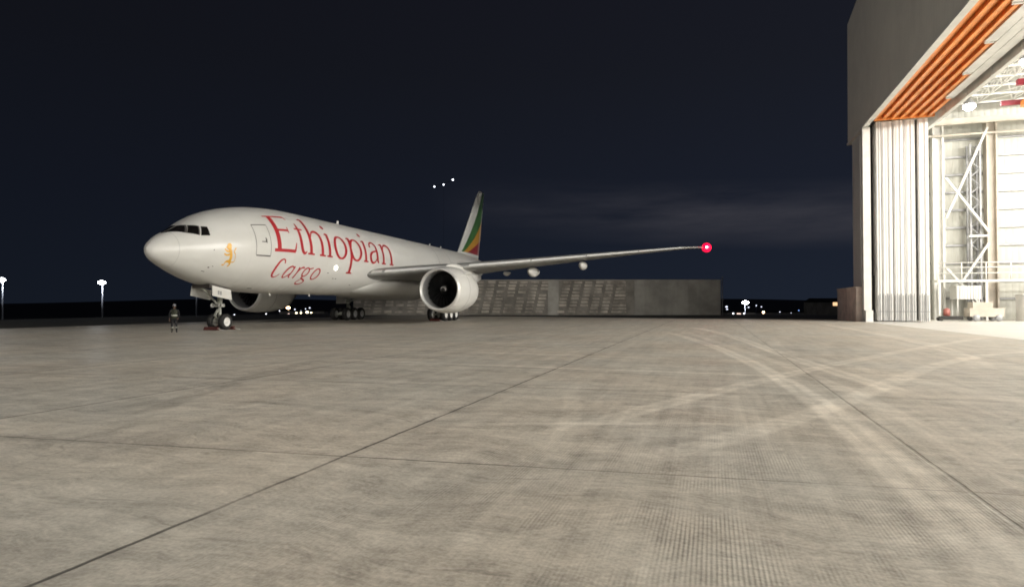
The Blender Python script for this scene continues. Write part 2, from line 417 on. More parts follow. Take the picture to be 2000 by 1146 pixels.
# seven orange door tracks under the soffit; the inner ones stop one after another, a pale lower soffit fills in
TRK = [(15.02 + k * 0.77, {6: 62.8, 5: 56.6, 4: 50.3, 3: 44.2}.get(k, YN)) for k in range(7)]
for X, y0 in TRK:
    mb = MB(); mb.box(X - .13, X + .13, y0, 68.0, 19.40, 19.50); mb.box(X - .04, X + .04, y0, 68.0, 19.503, 19.797)
    mb.box(X - .14, X + .14, y0, 68.0, 19.853, 20.13); mb.box(X - .38, X + .385, y0, 68.0, 19.80, 19.85); mb.box(X + .24, X + .50, y0, 68.0, 19.66, 19.797)
    hb('door_track', mb, M['orange_steel'])
    if y0 > YN:
        mb = MB(); mb.box(X - .36, X + .365, YN, y0 - .25, 19.46, 19.6); mb.box(X - .3, X + .3, y0 - .2, y0 - .02, 19.40, 20.3)
        hb('lower_soffit', mb, M['white_steel'])
for k, Y in enumerate((60.8, 54.8, 50.6, 44.6, 38.0, 31.0, 24.0, 17.0)):
    mb = MB(); xe = 20.0 if Y > 62 else 18.6 if Y > 50 else 17.0
    mb.box(14.8, xe, Y - .16, Y + .16, 20.205, 20.345)
    mb.add([(14.55, Y, 19.36), (15.02, Y, 19.36), (15.02, Y + 1.6, 19.36), (14.55, Y, 19.44), (15.02, Y, 19.44), (15.02, Y + 1.6, 19.44)], [(0,2,1),(3,4,5),(0,1,4,3),(1,2,5,4),(2,0,3,5)])
    hb('track_hanger', mb, M['orange_steel'])
# closing strip at the end of the tracks
mb = MB(); mb.box(15.05, 20.1, 68.02, 68.2, 19.36, 20.345); hb('track_stop', mb, M['orange_steel'])
# stacked sliding door leaves, seen on their ends
leaves = [(15.22, 15.62, 0.0), (15.70, 16.62, 0.05), (16.68, 17.56, 0.0), (17.62, 18.52, 0.07), (18.72, 19.62, -0.05)]
for i, (a, b, dy) in enumerate(leaves):
    mb = MB(); y0 = YE + dy
    mb.box(a, b, y0 + .05, YE + 6.3, 0.12, 19.3)
    nrib = max(2, int((b - a) / 0.40))
    for k in range(nrib):
        xx = a + (k + 0.25) * (b - a) / nrib
        mb.box(xx, xx + (b - a) / nrib * 0.5, y0, y0 + .047, 0.12, 19.3)
    lf = hb('door_leaf', mb, M['white_sheet'])
    mb = MB()
    for k in range(max(2, int((b - a) / 0.16))):
        xx = a + 0.05 + k * 0.16
        mb.box(xx, xx + .07, y0 - .03, y0 - .005, 0.05, 2.55 + 0.15 * ((i + k) % 2))
    mb.box(a, b, y0 - .045, y0 - .032, 0.95, 1.02)
    s = hb('brush_seal', mb, M['grey_metal']); s.parent = lf
mb = MB(); mb.box(15.63, 15.69, YE + .4, YE + 6, 0.1, 19.3); mb.box(18.54, 18.70, YE + .5, YE + 6, 0.1, 19.3); mb.box(14.78, 15.2, YE + 1.4, YE + 6, 0.1, 19.3)  # dark fillers standing in for the shadow between leaves and in the slot
hb('leaf_gap_shade', mb, M['dark_gap'])
# outer pier, recessed side cladding, slot
mb = MB(); mb.box(14.06, 14.72, YE - .02, YE + .75, 0, ZH - .26); hb('door_pier', mb, M['white_steel'])
mb = MB(); mb.box(14.35, 14.75, YE + 2.6, 74.4, 0, ZH - .26); hb('side_cladding', mb, M['white_sheet'])
mb = MB(); mb.box(14.73, 15.18, YE + .9, YE + 1.35, 0.9, 4.5); hb('door_motor_box', mb, M['dark_gap'])
# rear, side and end walls, roof and floor
mb = MB(); mb.box(20.2, XB, YB, YB + .4, 0, 30); mb.box(14.67, 20.2, 75.1, 75.55, 20.62, 31.5); mb.box(19.9, 20.197, 75.0, YB, 0, 20.3); mb.box(14.76, 19.897, 74.9, 75.09, 0, 20.3); hb('end_wall', mb, M['wall_sheet'])
mb = MB(); mb.box(XB, XB + .4, YN, YB + .4, 0, 38); mb.box(XF + 1, XB - .01, YN - .5, YN - .01, 0, 38); hb('back_wall', mb, M['white_steel'])
mb = MB()
prof = [(XF + .52, 31.2), (30, 34.5), (46, 36.2), (62, 34.5), (XB + .4, 31.2)]
for (xa, za), (xb, zb) in zip(prof[:-1], prof[1:]):
    mb.add([(xa, YN, za), (xb, YN, zb), (xb, YB + .4, zb - 1.2), (xa, 75.6 if xa < 16 else YB + .4, za - 1.2), (xa, YN, za + .3), (xb, YN, zb + .3), (xb, YB + .4, zb - .9), (xa, 75.6 if xa < 16 else YB + .4, za - .9)],
           [(0, 1, 2, 3), (7, 6, 5, 4), (0, 4, 5, 1), (1, 5, 6, 2), (2, 6, 7, 3), (3, 7, 4, 0)])
hb('roof', mb, M['roof_under'])
mb = MB(); mb.add([(13.9, YN, 0.004), (XB, YN, 0.004), (XB, YB, 0.004), (13.9, YB, 0.004)], [(0, 1, 2, 3)]); hb('hangar_floor', mb, M['hangar_floor'])
# end-wall girts, columns, braces
for k in range(13):
    mb = MB(); z = 2.2 + k * 1.95; mb.box(20.8, 60, YB - .28, YB - .02, z, z + .22); hb('wall_girt', mb, M['grey_metal'])
def lattice(x, y, w, z1, mat):
    mb = MB()
    for sx in (-1, 1):
        for sy in (-1, 1): mb.box(x + sx*w/2 - .09, x + sx*w/2 + .09, y + sy*w/2 - .09, y + sy*w/2 + .09, 0, z1)
    n = int(z1 / w)
    for k in range(n):
        z = k * z1 / n; s = 1 if k % 2 else -1
        for yy in (y - w/2, y + w/2): mb.bar((x - s*w/2, yy, z), (x + s*w/2, yy, z + z1/n), .07)
    return mb
mb = MB(); mb.box(23.15, 23.32, 79.2, 80.2, 0, 21.6); mb.box(24.05, 24.22, 79.2, 80.2, 0, 21.6); mb.box(23.325, 24.045, 79.62, 79.78, 0, 21.6); hb('column', mb, M['white_steel'])
mb = MB(); mb.box(28.15, 28.3, 79.2, 80.2, 0, 21.6); mb.box(29.0, 29.15, 79.2, 80.2, 0, 21.6); mb.box(28.305, 28.995, 79.62, 79.78, 0, 21.6); hb('column', mb, M['cream_steel'])
mb = MB(); mb.box(35.5, 36.5, 79.2, 80.2, 0, 21.6); hb('column', mb, M['cream_steel'])
hb('lattice_column', lattice(27.2, 80.0, 0.9, 19.0, 0), M['grey_metal'])
hb('lattice_column', lattice(22.2, 80.0, 0.8, 21.0, 0), M['white_steel'])
for a, b in [((28.2, 79.1, 20.6), (24.3, 79.1, 11.0)), ((24.3, 79.05, 15.4), (28.2, 79.05, 9.4)), ((28.2, 79.1, 8.2), (25.6, 79.1, 3.9)),
             ((24.3, 79.1, 5.6), (25.6, 79.1, 3.9)), ((25.6, 79.05, 3.9), (28.2, 79.05, 0.6)), ((26.4, 79.1, 9.0), (28.1, 79.1, 9.0))]:
    mb = MB(); mb.bar(a, b, .30, .2); hb('wall_brace', mb, M['white_steel'])
mb = MB(); mb.box(20.8, 40, 78.9, 79.15, 21.1, 21.75); mb.box(20.8, 40, 78.95, 79.1, 19.9, 20.1); hb('eaves_beam', mb, M['cream_steel'])
# roof space frame, one truss per line
for k in range(13):
    Y = 77.5 - k * 2.8; mb = MB(); xs = [20.9 + 3.0 * i for i in range(10)]
    for i, xx in enumerate(xs[:-1]):
        zt = 26.0; zb_ = 22.9
        mb.bar((xx, Y, zt), (xs[i+1], Y, zt), .14); mb.bar((xx, Y, zb_), (xs[i+1], Y, zb_), .16)
        mb.bar((xx, Y, zb_), ((xx + xs[i+1]) / 2, Y - 2, zt), .1); mb.bar(((xx + xs[i+1]) / 2, Y - 2, zt), (xs[i+1], Y, zb_), .1)
        mb.bar((xx, Y, zb_), ((xx + xs[i+1]) / 2, Y + 2, zt), .1)
        mb.bar((xx, Y, zb_), (xx, Y - 2.75, zb_), .12); mb.bar((xx, Y, zb_), (xs[i+1], Y - 2.75, zb_), .06)
    hb('roof_truss', mb, M['white_steel'])

# overhead crane
cr = empty('overhead_crane', (33, 65, 20)); tag(cr, 'red overhead crane girders with orange hoist under the hangar roof', 'crane')
for yy, zz in ((0, 0.7), (-1.6, 0.7)):
    mb = MB(); mb.box(-7.6, 18, yy - .2, yy + .2, zz, zz + .5); mb.build('girder', M['red_steel'], cr)
mb = MB(); mb.box(-7.0, 18, 4.7, 5.0, .3, .75); mb.build('girder', M['red_steel'], cr)
mb = MB(); mb.box(-5.6, -4.2, 3.3, 4.5, -.1, .5); mb.box(-5.2, -4.6, 3.6, 4.2, .52, .9); mb.tube([(-4.9, 3.9, -.12), (-4.9, 3.9, -1.5)], .05, 8); mb.build('hoist', M['orange_steel'], cr)

# high-bay lamps of the hangar
lamp_proto = None
LAMP_LABELS = {(24.2, 72.0): 'bright hangar ceiling lamp nearest the far end wall, above the bracing',
               (24.2, 60.0): 'bright hangar ceiling lamp beside the red crane girders at the frame edge'}
LIGHT_DATA = {}
def hangar_lamp(x, y, z, k=1.0):
    global lamp_proto
    if lamp_proto is None:
        r = empty('ceiling_lamp', (x, y, z))
        mb = MB(); mb.rev([(.02, .02), (.02, .55), (.18, .5), (.55, .2), (.75, .1), (.75, .01)], 'z', n=20); mb.build('housing', M['grey_metal'], r)
        mb = MB(); mb.sphere((0, 0, -.12), .52, n=16, sz=(1, 1, .75)); mb.build('diffuser', M['lamp_white'], r)
        lt = bpy.data.lights.new('lamp_light', 'POINT'); lt.energy = LAMP_POWER; lt.shadow_soft_size = .5; lt.color = (1.0, 0.972, 0.92)
        lo = bpy.data.objects.new('lamp_light', lt); col.objects.link(lo); lo.parent = r; lo.location = (0, 0, -.75)
        lamp_proto = r
    else:
        r = copy_tree(lamp_proto); r.location = (x, y, z)
    for ch in r.children:
        if ch.type == 'LIGHT':
            if k not in LIGHT_DATA:
                LIGHT_DATA[k] = ch.data.copy(); LIGHT_DATA[k].energy = LAMP_POWER * k
            ch.data = LIGHT_DATA[k]
    tag(r, LAMP_LABELS.get((x, y), 'high bay lamp hanging deeper inside the bright hangar'), 'lamp', 'high bay lamps in the hangar')
for y in (72.0, 60.0, 46.0, 32.0, 18.0, 4.0, -10.0, -24.0, -38.0):
    for x in (24.2, 40.0, 58.0):
        hangar_lamp(x, y, 21.2 if x < 30 else 22.0, {24.2: 0.07, 40.0: 0.75, 58.0: 3.1}[x] * {72.0: .5 if x > 50 else .12, 60.0: .95 if x > 50 else .2, 46.0: 1.9, 32.0: 1.5, 18.0: 1.0, 4.0: .65}.get(y, .42))

# low concrete wall outside the hangar corner
mb = MB(); mb.box(13.62, 14.13, 69.4, 79.2, -.02, 3.3); mb.box(13.55, 14.2, 69.35, 79.25, 3.303, 3.42)
tag(mb.build('guard_wall', M['rough_concrete']), 'low brown concrete wall standing at the foot of the hangar corner', 'wall')
mb = MB(); mb.box(14.0, 14.62, 67.2, 67.95, .01, 1.05); mb.box(13.97, 14.65, 67.17, 67.98, 1.053, 1.1)
tag(mb.build('concrete_block', M['white_steel']), 'small pale block in front of the hangar door pier', 'block')

# work dock inside the hangar
dk = empty('work_platform', (28, 77, 0)); tag(dk, 'long white maintenance platform with railings along the hangar end wall', 'platform')
mb = MB(); mb.box(-5.4, 12, -.8, .8, 4.0, 4.22); mb.build('deck', M['white_steel'], dk)
mb = MB()
for z in (4.9, 5.5, 6.0): mb.tube([(-5.4, -.8, z), (12, -.8, z)], .06, 8)
for k in range(9): mb.tube([(-5.4 + k * 2.15, -.8, 4.2), (-5.4 + k * 2.15, -.8, 6.0)], .06, 8)
mb.build('railing', M['white_steel'], dk)
for k in range(5):
    mb = MB(); xx = -5.2 + k * 4.2; mb.box(xx - .1, xx + .1, -.7, -.5, 0.006, 3.99); mb.build('leg', M['white_steel'], dk)
mb = MB(); mb.box(24.3, 26.5, 76.3, 78.2, 2.2, 3.6)
for k in range(9): mb.box(24.36 + k * .24, 24.44 + k * .24, 76.24, 76.297, 2.25, 3.55)
for xx in (24.4, 26.3):
    for yy in (76.4, 78.0): mb.box(xx, xx + .1, yy, yy + .1, .006, 2.197)
tag(mb.build('ribbed_tank', M['white_sheet']), 'ribbed white tank on a stand behind the hangar bracing', 'tank')
tk = empty('service_cart', (26.0, 74.2, 0)); tag(tk, 'white low service cart parked inside the hangar near the door leaves', 'cart')
mb = MB(); mb.box(-1.5, 1.4, -.8, .8, .45, 1.3); mb.box(-1.2, .5, -.7, .7, 1.303, 1.9); mb.build('body', M['cream_steel'], tk)
for sx in (-1, 1):
    for sy in (-1, 1):
        mb = MB(); mb.rev([(-.1, .03), (-.1, .28), (-.06, .32), (.06, .32), (.1, .28), (.1, .03)], 'y', (sx * .95, sy * .78, .33), 20); mb.build('wheel', M['grey_metal'], tk)
et = empty('fire_trolley', (23.0, 74.0, 0)); tag(et, 'red fire trolley with dark base standing by the hangar column', 'fire trolley')
mb = MB(); mb.tube([(-.3, 0, .5), (-.3, 0, 1.15), (-.3, 0, 1.3)], [.3, .3, .1], 16); mb.build('bottle', M['faded_red'], et)
mb = MB(); mb.box(-.9, 1.0, -.45, .45, .12, .48); mb.tube([(-.9, -.5, .2), (-.9, .5, .2)], .19, 16); mb.build('chassis', M['dark_gap'], et)
mb = MB(); mb.box(29.4, 34.5, 74.4, 76.2, .006, 2.6); mb.box(29.35, 34.55, 74.35, 76.25, 2.603, 2.68)
for k in range(5): mb.box(29.5 + k * 1.0, 30.38 + k * 1.0, 74.36, 74.398, .1, 2.5)
tag(mb.build('tool_locker', M['white_steel']), 'tall white row of lockers at the right edge of the hangar view', 'locker')

# ------------------------------------------------------------------ cargo airliner
# local axes: x aft from the nose, y to starboard (port side is -y), z up from the ground
g = G('white_aircraft_paint', 0.36, 0, (0.66, 0.65, 0.62))
n1 = g.noise(0.6, 6, 0.6, (0.5, 1, 1)); n2 = g.noise(2.0, 5, 0.6, (0.25, 3, 3))
g.base(g.mix(g.rng(n1, 0.3, 0.7), (0.60, 0.59, 0.555), (0.67, 0.66, 0.63)))
g.l(g.rng(n2, 0.3, 0.7, 0.28, 0.42), g.b.inputs['Roughness'])
M['white_paint'] = g.m
g = G('fuselage_paint', 0.32, 0, (0.72, 0.71, 0.68))
X_, Y_, Z_ = g.xyz()
n1 = g.noise(0.5, 6, 0.6, (0.4, 1, 1)); n2 = g.noise(1.2, 6, 0.65, (3.0, 0.3, 0.3))
c = g.mix(g.rng(n1, 0.3, 0.7), (0.60, 0.59, 0.555), (0.67, 0.66, 0.63))
seam = g.ma('ABSOLUTE', g.ma('SUBTRACT', g.ma('FRACT', g.ma('DIVIDE', X_, 4.2)), 0.31))
c = g.mix(g.ma('MULTIPLY', g.rng(seam, 0.002, 0.007, 1, 0), 0.10), c, (0.3, 0.29, 0.27))
# grimy belly with fluid streaks
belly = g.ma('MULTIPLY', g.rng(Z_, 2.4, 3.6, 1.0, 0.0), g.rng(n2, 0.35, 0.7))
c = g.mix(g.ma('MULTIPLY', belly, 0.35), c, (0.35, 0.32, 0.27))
g.base(c); M['fuselage'] = g.m
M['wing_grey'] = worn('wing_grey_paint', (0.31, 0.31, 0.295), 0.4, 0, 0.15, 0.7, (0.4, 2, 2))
M['bare_metal'] = worn('polished_leading_edge', (0.80, 0.80, 0.78), 0.36, 0.15, 0.05, 2)
M['lip_metal'] = worn('inlet_lip_metal', (0.78, 0.77, 0.74), 0.35, 0.35, 0.05, 2)
M['titles_red'] = worn('red_lettering', (0.46, 0.028, 0.035), 0.4, 0, 0.12, 1)
M['emblem_gold'] = worn('gold_emblem', (0.75, 0.40, 0.045), 0.4, 0, 0.15, 2)
M['glass_dark'] = G('cockpit_glass', 0.08, 0, (0.008, 0.007, 0.006)).m
M['seal_dark'] = G('door_seam', 0.7, 0, (0.07, 0.06, 0.055)).m
M['window_frame'] = G('window_pillar', 0.5, 0, (0.075, 0.07, 0.065)).m
M['fan_dark'] = worn('fan_blade_dark', (0.010, 0.010, 0.011), 0.5, 0.1, 0.2, 3)
M['duct'] = worn('inlet_duct', (0.30, 0.30, 0.30), 0.5, 0, 0.1, 2)
M['exhaust'] = worn('exhaust_metal', (0.25, 0.20, 0.16), 0.35, 0.8, 0.2, 3)
M['gear_paint'] = worn('landing_gear_paint', (0.42, 0.43, 0.38), 0.45, 0.1, 0.2, 4)
M['tyre'] = worn('tyre_rubber', (0.018, 0.017, 0.016), 0.75, 0, 0.3, 6)
M['hub'] = worn('wheel_hub', (0.72, 0.71, 0.68), 0.45, 0.0, 0.1, 5)
M['wing_light'] = emit('white_side_lamp', (1.0, 0.97, 0.9), 14.0)
M['nav_red'] = emit('red_navigation_lamp', (1.0, 0.004, 0.045), 1.7)
M['nav_core'] = emit('red_navigation_lamp_core', (1.0, 0.62, 0.72), 14.0)

ST = np.array([(0,4.84,4.76,.03,4.8),(.05,4.96,4.62,.15,4.8),(.15,5.11,4.45,.31,4.8),(.3,5.27,4.31,.46,4.81),(.6,5.52,4.11,.69,4.83),(1,5.78,3.92,.95,4.87),(1.5,6.03,3.73,1.21,4.92),(2,6.29,3.54,1.49,4.97),(2.6,6.65,3.34,1.79,5.03),(3.2,7.0,3.16,2.06,5.1),(4,7.38,2.96,2.36,5.19),(5,7.74,2.78,2.65,5.29),(6,8.01,2.65,2.84,5.37),(7,8.22,2.56,2.96,5.44),(8,8.38,2.5,3.03,5.5),(9.5,8.53,2.46,3.08,5.55),(11,8.62,2.45,3.1,5.55),(13,8.65,2.45,3.1,5.55),(20,8.65,2.45,3.1,5.55),(30,8.65,2.45,3.1,5.55),(44,8.65,2.45,3.1,5.55),(47,8.65,2.75,3.06,5.6),(50,8.62,3.4,2.88,5.75),(53,8.52,4.22,2.5,6.05),(56,8.38,5.1,1.98,6.4),(59,8.2,6.0,1.36,6.85),(61.5,8.0,6.7,.7,7.3),(62.9,7.75,7.2,.14,7.5)])
def pchip(xs, ys):
    h = np.diff(xs); d = np.diff(ys) / h; m = np.zeros(len(xs))
    for i in range(1, len(xs) - 1):
        if d[i-1] * d[i] > 0:
            w1 = 2*h[i] + h[i-1]; w2 = h[i] + 2*h[i-1]; m[i] = (w1 + w2) / (w1 / d[i-1] + w2 / d[i])
    m[0] = d[0]; m[-1] = d[-1]
    def f(x):
        x = min(max(x, xs[0]), xs[-1]); i = min(max(int(np.searchsorted(xs, x)) - 1, 0), len(h) - 1); t = (x - xs[i]) / h[i]
        return float((2*t**3-3*t*t+1)*ys[i] + (t**3-2*t*t+t)*h[i]*m[i] + (-2*t**3+3*t*t)*ys[i+1] + (t**3-t*t)*h[i]*m[i+1])
    return f
TOPZ, BOTZ, HALF, ZC = [pchip(ST[:, 0], ST[:, k]) for k in (1, 2, 3, 4)]
def surf(a, ph, side=-1):
    s, c_ = math.sin(ph), math.cos(ph); zc = ZC(a)
    z = zc + ((TOPZ(a) - zc) if s > 0 else (zc - BOTZ(a))) * s
    return Vector((a, side * HALF(a) * c_, z))
def surf_n(a, ph, off, side=-1):
    p = surf(a, ph, side); e_ = 1e-3
    u = surf(a + e_, ph, side) - surf(a - e_, ph, side); v = surf(a, ph + e_, side) - surf(a, ph - e_, side)
    n = u.cross(v).normalized()
    if n.dot(p - Vector((a + 0.3, 0, ZC(a)))) < 0: n = -n
    return p + n * off

PA = R(92.37)
pl = empty('cargo_airplane', (-30.56, 27.56, 0), PA)
tag(pl, 'white twin engine cargo airliner with red lettering parked on the dark apron', 'airplane')
xs = [62.9 * (k / 46.0) ** 2 * 0.16 for k in range(47)]
xs += [xs[-1] + (62.9 - xs[-1]) * (k + 1) / 70 for k in range(70)]
mb = MB(); NP = 96
mb.loft([[surf(a, 2 * math.pi * k / NP) for k in range(NP)] for a in xs])
fus = mb.build('fuselage', M['fuselage'], pl)

class Decal:
    """lettering and marks laid on the skin: strips in (aft metres, girth metres) coordinates"""
    def __init__(self, rad=3.1, side=-1): self.mb = MB(); self.rad = rad; self.k = 0; self.side = side
    def P(self, x, s, off): return surf_n(x, s / self.rad, off, self.side)
    def strip(self, pts, wd):
        """pts = polyline, wd = full width or list of widths"""
        off = 0.008 + 0.0008 * self.k; self.k += 1
        if isinstance(wd, (int, float)): wd = [wd] * len(pts)
        P, W = [], []
        for (a, b), (wa, wb) in zip(zip(pts[:-1], pts[1:]), zip(wd[:-1], wd[1:])):
            L_ = math.hypot(b[0]-a[0], b[1]-a[1]); n = max(1, int(L_ / 0.12))
            for i in range(n):
                t = i / n; P.append((a[0]+(b[0]-a[0])*t, a[1]+(b[1]-a[1])*t)); W.append(wa+(wb-wa)*t)
        P.append(pts[-1]); W.append(wd[-1]); vs, fs = [], []
        m = 3
        for i, (p, ww) in enumerate(zip(P, W)):
            q0 = P[max(0, i-1)]; q1 = P[min(len(P)-1, i+1)]; dx, dy = q1[0]-q0[0], q1[1]-q0[1]; l = math.hypot(dx, dy) or 1
            nx, ny = -dy/l, dx/l
            for j in range(m + 1):
                t = (j / m - .5) * ww; vs.append(self.P(p[0]+nx*t, p[1]+ny*t, off))
        for i in range(len(P)-1):
            for j in range(m): fs.append((i*(m+1)+j, i*(m+1)+j+1, (i+1)*(m+1)+j+1, (i+1)*(m+1)+j))
        self.mb.add(vs, fs)
    def curve(self, ctrl, wd, n=28):
        """Catmull-Rom through control points; wd list per control point or number"""
        c = [ctrl[0]] + list(ctrl) + [ctrl[-1]]
        ws = wd if isinstance(wd, list) else [wd] * len(ctrl); ws = [ws[0]] + ws + [ws[-1]]
        P, W = [], []; seg = len(ctrl) - 1; per = max(3, n // seg)
        for i in range(seg):
            for k in range(per):
                t = k / per
                f = lambda a, b, c_, d: 0.5*((2*b)+(-a+c_)*t+(2*a-5*b+4*c_-d)*t*t+(-a+3*b-3*c_+d)*t**3)
                P.append(tuple(f(c[i][q], c[i+1][q], c[i+2][q], c[i+3][q]) for q in (0, 1))); W.append(ws[i+1]+(ws[i+2]-ws[i+1])*t)
        P.append(ctrl[-1]); W.append(ws[-1]); self.strip(P, W)
    def ring(self, cx, cy, rx, ry, thick, thin, a0=0, a1=360, slant=0.0):
        P, W = [], []
        for k in range(41):
            a = R(a0 + (a1 - a0) * k / 40); dy = ry * math.sin(a)
            P.append((cx + rx * math.cos(a) + slant * dy, cy + dy)); W.append(thin + (thick - thin) * abs(math.cos(a)) ** 1.3)
        self.strip(P, W)
    def quad(self, c4, nu=8, nv=6):
        off = 0.008 + 0.0008 * self.k; self.k += 1; vs, fs = [], []
        for i in range(nu + 1):
            for j in range(nv + 1):
                u, v = i / nu, j / nv
                p = [(c4[0][q]*(1-u)+c4[1][q]*u)*(1-v)+(c4[3][q]*(1-u)+c4[2][q]*u)*v for q in (0, 1)]
                vs.append(self.P(p[0], p[1], off))
        for i in range(nu):
            for j in range(nv): fs.append((i*(nv+1)+j, (i+1)*(nv+1)+j, (i+1)*(nv+1)+j+1, i*(nv+1)+j+1))
        self.mb.add(vs, fs)

# --- large title, one mesh per word
B0 = -0.25; TK = 0.33; TN = 0.15; SE = 0.13
def title(side):
    d = Decal(3.1, side); S = lambda y: B0 + y
    def serif(x, y, w_): d.strip([(x - w_/2, S(y)), (x + w_/2, S(y))], SE)
    # E
    d.strip([(7.98, S(0.05)), (7.98, S(2.9))], .40)
    d.strip([(7.42, S(2.88)), (9.55, S(2.88)), (9.72, S(2.62))], [.12, .18, .10])
    d.strip([(8.1, S(1.62)), (9.2, S(1.62))], .17); d.strip([(9.22, S(1.42)), (9.22, S(1.9))], .10)
    d.strip([(7.5, S(.09)), (9.72, S(.09))], .22); d.strip([(9.68, S(.1)), (9.86, S(.72))], [.2, .08])
    # t
    d.curve([(10.42, S(2.35)), (10.46, S(1.7)), (10.46, S(.7)), (10.58, S(.2)), (10.85, S(.05)), (11.08, S(.2))], [.12, .3, .32, .3, .18, .08])
    d.strip([(10.0, S(1.83)), (10.95, S(1.83))], .13)
    # h
    d.strip([(11.62, S(.05)), (11.62, S(2.92))], TK); d.strip([(11.22, S(2.82)), (11.62, S(2.95))], .12); serif(11.62, .06, .85)
    d.curve([(11.7, S(1.25)), (12.05, S(1.72)), (12.55, S(1.84)), (12.98, S(1.62)), (13.12, S(1.1))], [.1, .14, .22, .3, TK])
    d.strip([(13.12, S(1.12)), (13.12, S(.05))], TK); serif(13.12, .06, .8)
    # i
    for xi in (14.12, 19.82):
        d.strip([(xi, S(.05)), (xi, S(1.88))], TK); d.strip([(xi - .36, S(1.76)), (xi, S(1.86))], .12); serif(xi, .06, .78)
        d.ring(xi - .04, S(2.48), .1, .1, .2, .2)
    # o
    d.ring(15.78, S(.9), .80, .88, .34, .13)
    # p
    d.strip([(17.36, S(-1.1)), (17.36, S(1.88))], TK); d.strip([(16.96, S(1.76)), (17.36, S(1.86))], .12); serif(17.36, -1.08, .85)
    d.ring(18.2, S(.9), .82, .88, .34, .14, -165, 165)
    # a
    d.curve([(20.72, S(1.35)), (20.9, S(1.72)), (21.4, S(1.85)), (21.85, S(1.6)), (21.93, S(1.1))], [.22, .16, .15, .26, TK])
    d.strip([(21.93, S(1.12)), (21.93, S(.28)), (22.15, S(.06))], [TK, TK, .14])
    d.curve([(21.85, S(1.1)), (21.2, S(.98)), (20.72, S(.7)), (20.7, S(.3)), (21.0, S(.03)), (21.45, S(.1)), (21.85, S(.45))], [.12, .16, .3, .33, .2, .14, .1])
    # n
    d.strip([(23.1, S(.05)), (23.1, S(1.88))], TK); d.strip([(22.72, S(1.76)), (23.1, S(1.86))], .12); serif(23.1, .06, .8)
    d.curve([(23.15, S(1.25)), (23.5, S(1.7)), (24.0, S(1.84)), (24.5, S(1.62)), (24.66, S(1.1))], [.1, .14, .22, .3, TK])
    d.strip([(24.66, S(1.12)), (24.66, S(.05))], TK); serif(24.66, .06, .8)
    o = d.mb.build('airline_lettering', M['titles_red'], fus, fix=False)
    # second word, italic
    d = Decal(3.1, side); b = -2.2; sl = 0.24
    I = lambda x, y: (x + sl * y, b + y)
    d.curve([I(8.52, 1.12), I(8.42, 1.34), I(8.2, 1.42), I(7.95, 1.25), I(7.82, .8), I(7.87, .3), I(8.12, .02), I(8.42, .05), I(8.62, .3)], [.12, .12, .1, .17, .22, .2, .12, .1, .07])
    d.curve([I(9.75, .85), I(9.5, .96), I(9.2, .8), I(9.05, .4), I(9.15, .06), I(9.4, .06), I(9.68, .4)], [.1, .11, .15, .17, .13, .11, .09])
    d.strip([I(9.78, .98), I(9.74, .15), I(9.95, .03)], [.14, .15, .08])
    d.strip([I(10.36, .95), I(10.36, .02)], .15); d.curve([I(10.38, .5), I(10.55, .85), I(10.8, .96), I(10.95, .88)], [.08, .11, .13, .12])
    d.ring(11.52, b + .6, .33, .35, .15, .1, 0, 360, sl)
    d.strip([I(11.6, .88), I(12.05, .98)], .09)
    d.curve([I(11.42, .26), I(11.28, .08), I(11.65, -.02), I(11.98, -.22), I(11.8, -.48), I(11.35, -.5), I(11.15, -.3), I(11.35, -.06)], [.09, .12, .13, .13, .12, .12, .1, .08])
    d.ring(12.85, b + .5, .42, .46, .16, .1, 0, 360, sl)
    d.mb.build('airline_lettering', M['titles_red'], fus, fix=False)
title(-1)

# --- gold lion emblem behind the cockpit, in plain silhouette strokes
d = Decal(1.0)
def Q(x, y): return (3.42 + x * 1.05, -.53 + y * .66)
d.curve([Q(.62, .12), Q(.66, .35), Q(.60, .6), Q(.50, .78)], [.16, .17, .15, .12])
d.ring(3.42 + .50 * 1.05, -.53 + .84 * .66, .085, .05, .13, .09)
d.strip([Q(.44, .84), Q(.30, .80)], [.08, .03])
d.curve([Q(.52, .62), Q(.34, .66), Q(.22, .76)], [.06, .05, .04]); d.curve([Q(.54, .50), Q(.36, .48), Q(.22, .54)], [.06, .05, .04])
d.curve([Q(.60, .22), Q(.42, .18), Q(.38, .04), Q(.26, .02)], [.09, .06, .05, .04]); d.curve([Q(.66, .2), Q(.72, .08), Q(.62, -.02)], [.09, .06, .05])
d.curve([Q(.70, .18), Q(.92, .22), Q(.90, .5), Q(.80, .62), Q(.90, .78)], [.03, .03, .03, .04, .05])
d.mb.build('lion_emblem', M['emblem_gold'], fus, fix=False)

# --- cockpit glazing: three panes a side
panes = [[(1.13, 1.50), (1.84, .87), (2.27, 1.25), (2.12, 1.52)],
         [(1.965, .82), (2.40, .57), (2.70, .945), (2.36, 1.165)],
         [(2.49, .515), (2.95, .437), (3.07, .78), (2.80, .885)]]
for side in (-1, 1):
    d = Decal(1.0, side)
    d.quad([(1.05, 1.55), (1.93, .80), (2.38, 1.26), (2.18, 1.56)]); d.quad([(1.93, .80), (2.44, .53), (2.75, .93), (2.38, 1.22)])
    d.mb.build('windscreen_surround', M['window_frame'], fus, fix=False)
    for p4 in panes:
        d = Decal(1.0, side); d.k = 6; d.quad(p4); d.mb.build('cockpit_window', M['glass_dark'], fus, fix=False)

